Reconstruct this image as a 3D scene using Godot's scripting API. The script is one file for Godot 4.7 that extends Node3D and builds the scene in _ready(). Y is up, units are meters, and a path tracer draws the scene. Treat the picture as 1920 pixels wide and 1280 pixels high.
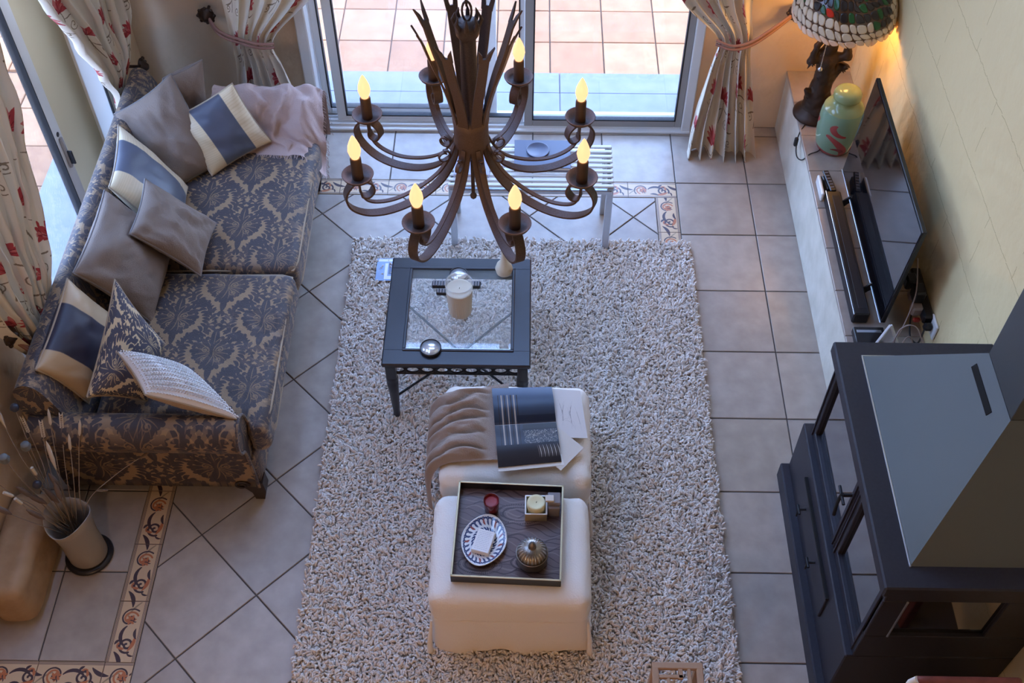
extends Node3D
# A living room seen from the gallery above it. Units are metres, y up; x runs along the terrace wall, z towards the camera.

var M := {}
var rng := RandomNumberGenerator.new()
var used := {}


func _ready():
	rng.seed = 11
	# ---- camera -----------------------------------------------------------
	var cam := Camera3D.new()
	cam.name = "camera"
	cam.fov = 33.87
	cam.near = 0.05
	cam.far = 120.0
	cam.position = Vector3(0, 4.325, 0)
	cam.rotation = Vector3(-0.8921, 0.0161, 0)
	add_child(cam)
	# ---- sky and exposure -------------------------------------------------
	var env := Environment.new()
	env.background_mode = Environment.BG_SKY
	var sky := Sky.new()
	var sm := ProceduralSkyMaterial.new()
	sm.sky_top_color = Color(0.56, 0.70, 0.94)
	sm.sky_horizon_color = Color(0.78, 0.86, 0.98)
	sm.sky_energy_multiplier = 2.55
	sm.ground_bottom_color = Color(0.5, 0.45, 0.4)
	sm.ground_horizon_color = Color(0.6, 0.6, 0.6)
	sm.ground_energy_multiplier = 1.0
	sm.sun_angle_max = 0.0
	sky.sky_material = sm
	env.sky = sky
	env.tonemap_mode = Environment.TONE_MAPPER_LINEAR
	env.tonemap_exposure = 1.68
	env.sdfgi_enabled = true
	env.ssao_enabled = true
	env.ssil_enabled = true
	var we := WorldEnvironment.new()
	we.name = "world_environment"
	we.environment = env
	add_child(we)
	# ---- sun --------------------------------------------------------------
	var sun := DirectionalLight3D.new()
	sun.name = "sun"
	sun.light_color = Color(1.0, 0.93, 0.82)
	sun.light_energy = 0.42
	sun.light_angular_distance = 0.6
	sun.shadow_enabled = true
	sun.sky_mode = DirectionalLight3D.SKY_MODE_LIGHT_ONLY
	add_child(sun)
	sun.look_at_from_position(Vector3(0.42, 0.9, 0.0135) * 10.0, Vector3.ZERO, Vector3.UP)

	materials()
	room()
	floor_tiles()
	terrace()
	doors()
	curtains()
	bench_wall()
	fireplace()
	rug()
	sofa()
	cushions()
	coffee_table()
	ottomans()
	slat_table()
	television()
	table_lamp()
	chandelier()
	dried_flowers()
	near_things()


# ============================ helpers ======================================
func mb() -> SurfaceTool:
	var st := SurfaceTool.new()
	st.begin(Mesh.PRIMITIVE_TRIANGLES)
	st.set_smooth_group(-1)
	return st


func numbered(called: String) -> String:
	var n: int = used.get(called, 0)
	used[called] = n + 1
	return called if n == 0 else "%s_%03d" % [called, n]


func build(st: SurfaceTool, called: String, mat, parent: Node = self) -> MeshInstance3D:
	st.generate_normals()
	var mesh := st.commit()
	var off := Vector3.ZERO
	var p := parent
	while p != self and p is Node3D:
		off += p.position
		p = p.get_parent()
	if off != Vector3.ZERO:
		var s2 := SurfaceTool.new()
		s2.begin(Mesh.PRIMITIVE_TRIANGLES)
		s2.append_from(mesh, 0, Transform3D(Basis(), -off))
		mesh = s2.commit()
	return put(mesh, called, mat, parent)


func put(mesh: Mesh, called: String, mat, parent: Node = self, at := Transform3D()) -> MeshInstance3D:
	var o := MeshInstance3D.new()
	o.name = numbered(called) if parent == self else called
	o.mesh = mesh
	o.material_override = M[mat] if mat is String else mat
	o.cast_shadow = GeometryInstance3D.SHADOW_CASTING_SETTING_ON
	o.transform = at
	parent.add_child(o, true)
	return o


func thing(called: String, label: String, category: String, at: Vector3, group := "") -> Node3D:
	var o := Node3D.new()
	o.name = numbered(called)
	add_child(o)
	o.position = at
	tag(o, label, category, group)
	return o


func tag(o: Node3D, label: String, category: String, group := "") -> Node3D:
	o.set_meta("label", label)
	o.set_meta("category", category)
	if group != "":
		o.set_meta("group", group)
	return o


func struct(o: Node3D) -> Node3D:
	o.set_meta("kind", "structure")
	return o


func stuff(o: Node3D) -> Node3D:
	o.set_meta("kind", "stuff")
	return o


func tri(st: SurfaceTool, a: Vector3, b: Vector3, c: Vector3, out: Vector3):
	if (b - a).cross(c - a).dot(out) > 0.0:
		st.add_vertex(a)
		st.add_vertex(c)
		st.add_vertex(b)
	else:
		st.add_vertex(a)
		st.add_vertex(b)
		st.add_vertex(c)


func quad(st: SurfaceTool, a: Vector3, b: Vector3, c: Vector3, d: Vector3, out: Vector3):
	tri(st, a, b, c, out)
	tri(st, a, c, d, out)


# a box from its centre and size, all edges chamfered
func box(st: SurfaceTool, c: Vector3, s: Vector3, bev := 0.004, xf := Transform3D()):
	var h := s * 0.5
	var b := minf(bev, minf(h.x, minf(h.y, h.z)) * 0.9)
	st.set_smooth_group(-1)
	var P := {}
	for sx in [-1, 1]:
		for sy in [-1, 1]:
			for sz in [-1, 1]:
				var k := Vector3i(sx, sy, sz)
				P[[k, 0]] = xf * (c + Vector3(sx * h.x, sy * (h.y - b), sz * (h.z - b)))
				P[[k, 1]] = xf * (c + Vector3(sx * (h.x - b), sy * h.y, sz * (h.z - b)))
				P[[k, 2]] = xf * (c + Vector3(sx * (h.x - b), sy * (h.y - b), sz * h.z))
	for a in 3:
		var u := (a + 1) % 3
		var v := (a + 2) % 3
		for s1 in [-1, 1]:
			var ks := []
			for q in [[-1, -1], [1, -1], [1, 1], [-1, 1]]:
				var k := Vector3i()
				k[a] = s1
				k[u] = q[0]
				k[v] = q[1]
				ks.append(k)
			var n := Vector3()
			n[a] = s1
			quad(st, P[[ks[0], a]], P[[ks[1], a]], P[[ks[2], a]], P[[ks[3], a]], xf.basis * n)
			# edges run along axis a
			if b > 0.0:
				for s2 in [-1, 1]:
					var k0 := Vector3i()
					k0[u] = s1
					k0[v] = s2
					k0[a] = -1
					var k1 := k0
					k1[a] = 1
					var m := Vector3()
					m[u] = s1
					m[v] = s2
					quad(st, P[[k0, u]], P[[k1, u]], P[[k1, v]], P[[k0, v]], xf.basis * m)
	if b > 0.0:
		for sx in [-1, 1]:
			for sy in [-1, 1]:
				for sz in [-1, 1]:
					var k := Vector3i(sx, sy, sz)
					tri(st, P[[k, 0]], P[[k, 1]], P[[k, 2]], xf.basis * Vector3(k))


func bar(st: SurfaceTool, a: Vector3, b: Vector3, w: float, t: float, bev := 0.002, up := Vector3.UP):
	var y := (b - a).normalized()
	var x := y.cross(up if absf(y.dot(up)) < 0.98 else Vector3.RIGHT).normalized()
	var z := x.cross(y)
	box(st, Vector3.ZERO, Vector3(w, a.distance_to(b), t), bev, Transform3D(Basis(x, y, z), (a + b) * 0.5))


# skin over rings that have the same number of points
func loft(st: SurfaceTool, rings: Array, cap := true, group := 0, closed := true, uvs := Vector2.ZERO):
	var n: int = rings[0].size()
	var best := 0
	var big := -1.0
	var mids := []
	for i in rings.size():
		var m := Vector3.ZERO
		for p in rings[i]:
			m += p
		m /= n
		mids.append(m)
		var r: float = rings[i][0].distance_to(m)
		if r > big:
			big = r
			best = i
	var i0 := clampi(best, 0, rings.size() - 2)
	var a: Vector3 = rings[i0][0]
	var flip: bool = (rings[i0][1] - a).cross(rings[i0 + 1][0] - a).dot(rings[best][0] - mids[best]) > 0.0
	st.set_smooth_group(group)
	var m := n if closed else n - 1
	for i in rings.size() - 1:
		for j in m:
			var j1 := (j + 1) % n
			var q := [[i, j], [i, j1], [i + 1, j1], [i + 1, j]]
			if flip:
				q.reverse()
			for k in [0, 1, 2, 0, 2, 3]:
				var c = q[k]
				if uvs != Vector2.ZERO:
					var jj: float = c[1]
					if closed and j == n - 1 and c[1] == 0:
						jj = n
					st.set_uv(Vector2(jj / m * uvs.x, c[0] / (rings.size() - 1.0) * uvs.y))
				st.add_vertex(rings[c[0]][c[1]])
	if cap:
		st.set_smooth_group(-1)
		for e in [0, rings.size() - 1]:
			var out: Vector3 = mids[e] - mids[1 if e == 0 else e - 1]
			for j in range(1, n - 1):
				tri(st, rings[e][0], rings[e][j], rings[e][j + 1], out)


func circle(c: Vector3, x: Vector3, z: Vector3, r: float, seg: int) -> PackedVector3Array:
	var ring := PackedVector3Array()
	for i in seg:
		var a := TAU * i / seg
		ring.append(c + x * cos(a) * r + z * sin(a) * r)
	return ring


# radius r is a number, or a list with one radius per point
func tube(st: SurfaceTool, pts: Array, r, seg := 8, cap := true):
	var rings := []
	var x := Vector3.ZERO
	for i in pts.size():
		var d: Vector3 = (pts[mini(i + 1, pts.size() - 1)] - pts[maxi(i - 1, 0)]).normalized()
		if x == Vector3.ZERO:
			x = d.cross(Vector3.UP if absf(d.y) < 0.9 else Vector3.RIGHT).normalized()
		x = (x - d * x.dot(d)).normalized()
		rings.append(circle(pts[i], x, d.cross(x), r[i] if r is Array else r, seg))
	loft(st, rings, cap)


# profile: list of Vector2(radius, height)
func lathe(st: SurfaceTool, at: Vector3, profile: Array, seg := 24, cap := true, scale2 := Vector2.ONE, uvs := Vector2.ZERO, tilt := Basis()):
	var rings := []
	for p in profile:
		rings.append(circle(at + tilt * Vector3(0, p.y, 0), tilt * Vector3(scale2.x, 0, 0), tilt * Vector3(0, 0, scale2.y), maxf(p.x, 0.0004), seg))
	loft(st, rings, cap, 0, true, uvs)


# flat strip of iron swept along points; side is the direction of its width
func strap(st: SurfaceTool, pts: Array, side: Vector3, w, t: float):
	var rings := []
	for i in pts.size():
		var d: Vector3 = (pts[mini(i + 1, pts.size() - 1)] - pts[maxi(i - 1, 0)]).normalized()
		var nn := d.cross(side).normalized() * t * 0.5
		var s: Vector3 = side * (w[i] if w is Array else w) * 0.5
		rings.append(PackedVector3Array([pts[i] + s + nn, pts[i] - s + nn, pts[i] - s - nn, pts[i] + s - nn]))
	loft(st, rings, true, -1)


# smooth curve through points
func smooth(pts: Array, each := 6) -> Array:
	var o := []
	var n := pts.size()
	for i in n - 1:
		for k in each:
			o.append(pts[i].cubic_interpolate(pts[i + 1], pts[maxi(i - 1, 0)], pts[mini(i + 2, n - 1)], float(k) / each))
	o.append(pts[n - 1])
	return o


# a convex plate with a chamfered upper edge; poly holds (x, z)
func plate(st: SurfaceTool, poly: PackedVector2Array, y0: float, y1: float, bev := 0.003):
	var n := poly.size()
	var mid := Vector2.ZERO
	for p in poly:
		mid += p
	mid /= n
	var inner := PackedVector2Array()
	for i in n:
		var p := poly[i]
		var a := (p - poly[(i + n - 1) % n]).normalized()
		var b := (poly[(i + 1) % n] - p).normalized()
		var na := Vector2(-a.y, a.x)
		if na.dot(mid - p) < 0:
			na = -na
		var nb := Vector2(-b.y, b.x)
		if nb.dot(mid - p) < 0:
			nb = -nb
		var m := (na + nb) / maxf(0.3, 1.0 + na.dot(nb))
		inner.append(p + m * bev)
	st.set_smooth_group(-1)
	for i in n:
		var j := (i + 1) % n
		var p := Vector3(poly[i].x, y0, poly[i].y)
		var q := Vector3(poly[j].x, y0, poly[j].y)
		var p1 := Vector3(poly[i].x, y1 - bev, poly[i].y)
		var q1 := Vector3(poly[j].x, y1 - bev, poly[j].y)
		var p2 := Vector3(inner[i].x, y1, inner[i].y)
		var q2 := Vector3(inner[j].x, y1, inner[j].y)
		var out := (p + q) * 0.5 - Vector3(mid.x, y0, mid.y)
		quad(st, p, q, q1, p1, out)
		quad(st, p1, q1, q2, p2, out + Vector3.UP * out.length())
		if i > 0 and j > 0:
			tri(st, Vector3(inner[0].x, y1, inner[0].y), p2, q2, Vector3.UP)


# any outline (local x, y) pushed along local z by depth, centred
func extrude(st: SurfaceTool, poly: PackedVector2Array, depth: float, xf: Transform3D, soft := false, bev := 0.0):
	var cw := Geometry2D.is_polygon_clockwise(poly)
	var n := poly.size()
	st.set_smooth_group(3 if soft else -1)
	var zs := [-depth * 0.5, depth * 0.5]
	for i in n:
		var a := poly[i]
		var b := poly[(i + 1) % n]
		var d := (b - a).normalized()
		var o := Vector2(-d.y, d.x) if cw else Vector2(d.y, -d.x)
		var out := xf.basis * Vector3(o.x, o.y, 0)
		quad(st, xf * Vector3(a.x, a.y, zs[0]), xf * Vector3(b.x, b.y, zs[0]), xf * Vector3(b.x, b.y, zs[1]), xf * Vector3(a.x, a.y, zs[1]), out)
	st.set_smooth_group(-1)
	var ids := Geometry2D.triangulate_polygon(poly)
	for s in 2:
		var out := xf.basis * Vector3(0, 0, -1 if s == 0 else 1)
		for k in range(0, ids.size(), 3):
			var q := []
			for m in 3:
				var v := poly[ids[k + m]]
				q.append(xf * Vector3(v.x, v.y, zs[s]))
			tri(st, q[0], q[1], q[2], out)


# rounded box of cloth: r corner radius, n cells per side, push(point, normal) -> moved point
func softbox(st: SurfaceTool, c: Vector3, s: Vector3, r: float, n: int, push = null):
	var h := s * 0.5
	st.set_smooth_group(1)
	for a in 3:
		var u := (a + 1) % 3
		var v := (a + 2) % 3
		for sg in [-1, 1]:
			var g := []
			for i in n + 1:
				var row := []
				for j in n + 1:
					var p := Vector3()
					p[a] = sg * h[a]
					# cells crowd towards the rounded edges
					var fu := -1.0 + 2.0 * i / n
					var fv := -1.0 + 2.0 * j / n
					p[u] = sin(fu * PI * 0.5) * h[u]
					p[v] = sin(fv * PI * 0.5) * h[v]
					var lim := Vector3(maxf(h.x - r, 0), maxf(h.y - r, 0), maxf(h.z - r, 0))
					var q := Vector3(clampf(p.x, -lim.x, lim.x), clampf(p.y, -lim.y, lim.y), clampf(p.z, -lim.z, lim.z))
					var d := (p - q)
					var nn := d.normalized() if d.length() > 1e-6 else Vector3.ZERO
					if nn == Vector3.ZERO:
						nn[a] = sg
					var w := q + nn * minf(r, d.length()) if d.length() > 1e-6 else p
					if push != null:
						w = push.call(w, nn)
					row.append(c + w)
				g.append(row)
			var out := Vector3()
			out[a] = sg
			for i in n:
				for j in n:
					var o2: Vector3 = (g[i][j] + g[i + 1][j + 1]) * 0.5 - c
					var nrm := out * 0.2 + o2.normalized() * 0.05
					quad(st, g[i][j], g[i + 1][j], g[i + 1][j + 1], g[i][j + 1], nrm)


# sheet from a function of (u, v) in 0..1; uv is scaled by uvs
func sheet(st: SurfaceTool, nu: int, nv: int, f: Callable, uvs := Vector2.ONE, flip := false):
	st.set_smooth_group(2)
	var g := []
	for i in nu + 1:
		var row := []
		for j in nv + 1:
			row.append(f.call(float(i) / nu, float(j) / nv))
		g.append(row)
	for i in nu:
		for j in nv:
			var q := [[i, j], [i + 1, j], [i + 1, j + 1], [i, j + 1]]
			if flip:
				q.reverse()
			for k in [0, 1, 2, 0, 2, 3]:
				st.set_uv(Vector2(float(q[k][0]) / nu * uvs.x, float(q[k][1]) / nv * uvs.y))
				st.add_vertex(g[q[k][0]][q[k][1]])


# smooth closed surface where field(p) < 0, as surface nets
func nets(st: SurfaceTool, lo: Vector3, hi: Vector3, cell: float, field: Callable):
	var nx := int((hi.x - lo.x) / cell) + 2
	var ny := int((hi.y - lo.y) / cell) + 2
	var nz := int((hi.z - lo.z) / cell) + 2
	var val := PackedFloat32Array()
	val.resize(nx * ny * nz)
	for i in nx:
		for j in ny:
			for k in nz:
				val[(i * ny + j) * nz + k] = field.call(lo + Vector3(i, j, k) * cell)
	var vert := {}
	for i in nx - 1:
		for j in ny - 1:
			for k in nz - 1:
				var sum := Vector3.ZERO
				var cnt := 0
				var base := (i * ny + j) * nz + k
				var c := [val[base], val[base + ny * nz], val[base + nz], val[base + ny * nz + nz], val[base + 1], val[base + ny * nz + 1], val[base + nz + 1], val[base + ny * nz + nz + 1]]
				for e in [[0, 1], [2, 3], [4, 5], [6, 7], [0, 2], [1, 3], [4, 6], [5, 7], [0, 4], [1, 5], [2, 6], [3, 7]]:
					var a: float = c[e[0]]
					var b: float = c[e[1]]
					if (a < 0) != (b < 0):
						var t := a / (a - b)
						var p := Vector3(e[0] & 1, (e[0] >> 1) & 1, e[0] >> 2)
						var q := Vector3(e[1] & 1, (e[1] >> 1) & 1, e[1] >> 2)
						sum += p.lerp(q, t)
						cnt += 1
				if cnt:
					vert[base] = lo + (Vector3(i, j, k) + sum / cnt) * cell
	st.set_smooth_group(5)
	var step := [ny * nz, nz, 1]
	for i in range(1, nx - 1):
		for j in range(1, ny - 1):
			for k in range(1, nz - 1):
				var base := (i * ny + j) * nz + k
				for a in 3:
					var other: int = base + step[a]
					if (val[base] < 0) != (val[other] < 0):
						var u: int = step[(a + 1) % 3]
						var v: int = step[(a + 2) % 3]
						var q := [base, base - u, base - u - v, base - v]
						if q.all(func(x): return vert.has(x)):
							var out := Vector3.ZERO
							out[a] = 1.0 if val[base] < 0 else -1.0
							quad(st, vert[q[0]], vert[q[1]], vert[q[2]], vert[q[3]], out)


func seg_dist(p: Vector3, a: Vector3, b: Vector3, ra: float, rb: float) -> float:
	var ab := b - a
	var t := clampf((p - a).dot(ab) / ab.length_squared(), 0, 1)
	return p.distance_to(a + ab * t) - lerpf(ra, rb, t)


func blend(a: float, b: float, k: float) -> float:
	var h := clampf(0.5 + 0.5 * (b - a) / k, 0, 1)
	return lerpf(b, a, h) - k * h * (1 - h)


func fbm(seed_: int, freq: float, oct := 3) -> FastNoiseLite:
	var n := FastNoiseLite.new()
	n.seed = seed_
	n.frequency = freq
	n.noise_type = FastNoiseLite.TYPE_SIMPLEX_SMOOTH
	n.fractal_octaves = oct
	return n


# ---- drawing on textures --------------------------------------------------
class Paint:
	var im: Image
	var w: int
	var h: int
	func _init(ww: int, hh: int, c: Color):
		w = ww
		h = hh
		im = Image.create(w, h, false, Image.FORMAT_RGB8)
		im.fill(c)
	func disc(x: float, y: float, r: float, c: Color, wrap := true):
		var ri := int(ceil(r))
		for dy in range(-ri, ri + 1):
			var q := r * r - dy * dy
			if q < 0:
				continue
			var dx := int(sqrt(q))
			var yy := int(y) + dy
			if wrap:
				yy = posmod(yy, h)
			elif yy < 0 or yy >= h:
				continue
			var x0 := int(x) - dx
			for s in ([-w, 0, w] if wrap else [0]):
				im.fill_rect(Rect2i(x0 + s, yy, 2 * dx + 1, 1), c)
	# stroke along points; r0 at the ends, r1 in the middle
	func stroke(pts: Array, r0: float, r1: float, c: Color, wrap := true):
		for i in pts.size():
			var t := float(i) / maxf(1.0, pts.size() - 1)
			disc(pts[i].x, pts[i].y, lerpf(r0, r1, sin(PI * t)), c, wrap)
	# curved leaf: start, heading, length, total turn
	func leaf(p: Vector2, ang: float, length: float, turn: float, r0: float, r1: float, c: Color, wrap := true):
		var pts := []
		var n := int(maxf(8, length / 2.0))
		for i in n + 1:
			pts.append(p)
			var a := ang + turn * i / n
			p += Vector2(cos(a), sin(a)) * length / n
		stroke(pts, r0, r1, c, wrap)
	func spiral(c0: Vector2, r: float, a0: float, turns: float, wid: float, c: Color, wrap := true):
		var n := int(absf(turns) * 40) + 8
		var pts := []
		for i in n + 1:
			var t := float(i) / n
			var a := a0 + turns * TAU * t
			pts.append(c0 + Vector2(cos(a), sin(a)) * r * (1.0 - t * 0.85))
		for i in pts.size():
			disc(pts[i].x, pts[i].y, wid, c, wrap)
	func tex() -> ImageTexture:
		return ImageTexture.create_from_image(im)


func mat(called: String, c: Color, rough := 0.7, metal := 0.0) -> StandardMaterial3D:
	var m := StandardMaterial3D.new()
	m.resource_name = called
	m.albedo_color = c
	m.roughness = rough
	m.metallic = metal
	M[called] = m
	return m


func c8(r: int, g: int, b: int) -> Color:
	return Color(r / 255.0, g / 255.0, b / 255.0)


func noise_tex(freq: float, seed_: int, oct := 4, normal := false, bump := 4.0, lo := Color(0.75, 0.75, 0.75), hi := Color.WHITE, size := 512) -> NoiseTexture2D:
	var t := NoiseTexture2D.new()
	t.width = size
	t.height = size
	t.seamless = true
	t.noise = fbm(seed_, freq, oct)
	if normal:
		t.as_normal_map = true
		t.bump_strength = bump
	else:
		var g := Gradient.new()
		g.set_color(0, lo)
		g.set_color(1, hi)
		t.color_ramp = g
	return t


func triplanar(m: StandardMaterial3D, s: float, world := true) -> StandardMaterial3D:
	m.uv1_triplanar = true
	m.uv1_world_triplanar = world
	m.uv1_scale = Vector3(s, s, s)
	return m


func add_noise(m: StandardMaterial3D, t: Texture2D, s: float, normal: Texture2D = null, ns := 0.5, world := true) -> StandardMaterial3D:
	if t:
		m.albedo_texture = t
	if normal:
		m.normal_enabled = true
		m.normal_texture = normal
		m.normal_scale = ns
	return triplanar(m, s, world)


# ============================ materials ====================================
func damask(ground: Color, motif: Color) -> ImageTexture:
	var p := Paint.new(512, 512, ground)
	var vein := ground.darkened(0.12)
	for c in [Vector2(256, 256), Vector2(0, 0)]:
		for sx in [-1.0, 1.0]:
			var A = func(a): return atan2(sin(deg_to_rad(a)) * -1.0, cos(deg_to_rad(a)) * sx)
			var O = func(x, y): return c + Vector2(x * sx, -y)
			# ogee frame of overlapping leaves
			for i in 17:
				var t := (i + 0.5) / 17.0
				var h := 206.0 * sin(PI * t)
				var up := 90.0 - 62.0 * cos(PI * t)
				p.leaf(O.call(h - 12, -244.0 + 480.0 * t), A.call(up + 34), 44, sx * -1.2, 4, 11, motif)
				p.leaf(O.call(h + 8, -244.0 + 480.0 * t), A.call(up - 30), 40, sx * 1.2, 3, 9, motif)
			# heart-shaped medallion with lobes
			for i in 9:
				var a := -100.0 + 24.0 * i
				var r := 78.0 + 16.0 * sin(deg_to_rad(a * 2.0))
				p.leaf(O.call(0, 6), A.call(a), r + 34, sx * 0.5, 12, 20, motif)
				p.disc(c.x + sx * cos(deg_to_rad(a)) * (r + 30), c.y - sin(deg_to_rad(a)) * (r + 30) - 6, 13, motif)
			p.leaf(O.call(0, 60), A.call(90), 120, 0, 10, 26, motif)
			p.leaf(O.call(0, -70), A.call(-90), 110, 0, 8, 20, motif)
			# light veins drawn back into the medallion
			for i in 8:
				var a := -86.0 + 25.0 * i
				p.leaf(O.call(4, 4), A.call(a), 96, sx * 0.7, 1, 3, vein)
			p.spiral(O.call(44, 30), 24, A.call(200), sx * 1.4, 3, vein)
			p.spiral(O.call(40, -38), 22, A.call(160), sx * -1.4, 3, vein)
			p.leaf(O.call(0, 70), A.call(90), 96, sx * 0.05, 1, 3, vein)
			p.leaf(O.call(8, 84), A.call(62), 44, sx * 0.6, 1, 3, vein)
			# scrolls that fill the corners
			p.spiral(O.call(118, 128), 40, A.call(200), sx * 1.5, 9, motif)
			p.spiral(O.call(122, -122), 38, A.call(160), sx * -1.5, 9, motif)
			p.leaf(O.call(60, 150), A.call(60), 84, -sx * 1.4, 3, 13, motif)
			p.leaf(O.call(62, -150), A.call(-60), 84, sx * 1.4, 3, 13, motif)
	return p.tex()


func border_print() -> ImageTexture:
	var g := c8(206, 178, 142)
	var dark := c8(64, 46, 54)
	var rust := c8(182, 108, 66)
	var p := Paint.new(512, 226, g)
	for y in [4, 20, 203, 219]:
		p.im.fill_rect(Rect2i(0, y, 512, 3), dark)
	p.im.fill_rect(Rect2i(0, 9, 512, 9), c8(150, 128, 112))
	p.im.fill_rect(Rect2i(0, 208, 512, 9), c8(150, 128, 112))
	p.im.fill_rect(Rect2i(0, 0, 3, 226), c8(120, 96, 84))
	# slanting vine, ring with a rust blossom, curled dark leaves
	p.leaf(Vector2(10, 176), -0.9, 150, 0.5, 4, 7, c8(150, 130, 104))
	p.spiral(Vector2(146, 112), 86, 2.4, 1.1, 7, dark)
	p.spiral(Vector2(150, 110), 66, 2.0, 0.9, 8, rust)
	for a in 6:
		p.leaf(Vector2(160, 120), 0.3 + a * 1.05, 44, 0.9, 2, 11, rust)
	for a in 3:
		p.leaf(Vector2(170, 140), 0.9 + a * 1.6, 30, 0.9, 1, 5, dark)
	p.spiral(Vector2(372, 132), 66, 0.4, -1.5, 9, dark)
	p.leaf(Vector2(214, 100), -0.8, 190, 1.8, 5, 15, dark)
	for a in 4:
		p.leaf(Vector2(330 + 20 * a, 70), -1.2 + a * 0.7, 52, 0.9, 2, 11, rust if a % 2 else dark)
	p.leaf(Vector2(430, 46), 0.9, 150, -0.9, 4, 17, dark)
	p.leaf(Vector2(300, 184), 0.1, 130, -0.8, 3, 15, rust)
	p.leaf(Vector2(236, 178), -0.3, 90, 1.0, 3, 12, dark)
	p.leaf(Vector2(440, 150), 0.6, 60, 1.2, 2, 8, dark)
	return p.tex()


func flower_print() -> ImageTexture:
	var g := c8(222, 212, 194)
	var red := c8(172, 62, 66)
	var pale := c8(196, 112, 108)
	var line := c8(134, 118, 98)
	var p := Paint.new(512, 512, g)
	var spots := [[90, 90, 1.0], [340, 40, 0.85], [210, 250, 1.1], [450, 300, 1.0], [60, 390, 0.8], [320, 440, 1.05]]
	for s in spots:
		var o := Vector2(s[0], s[1])
		var k: float = s[2]
		# stem and outlined leaves
		p.leaf(o + Vector2(0, 24), 1.4, 110 * k, 0.5, 1.5, 2, line)
		p.leaf(o + Vector2(4, 60), 0.5, 60 * k, -0.9, 1, 3, line)
		p.leaf(o + Vector2(0, 70), 2.4, 56 * k, 0.9, 1, 3, line)
		p.spiral(o + Vector2(34, 110), 22 * k, 1.0, 1.2, 1.6, line)
		p.spiral(o + Vector2(-30, 96), 18 * k, 2.0, -1.2, 1.6, line)
		# fan of petals
		for a in 9:
			p.leaf(o + Vector2(0, 26 * k), -PI + PI * a / 8.0, 46 * k, 0.15 * (a - 4), 3, 9 * k, red if a % 3 != 1 else pale)
		for a in 6:
			p.leaf(o + Vector2(0, 30 * k), -PI * 0.9 + PI * 0.8 * a / 5.0, 34 * k, 0, 1, 1.4, c8(120, 30, 40))
	return p.tex()


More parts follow.
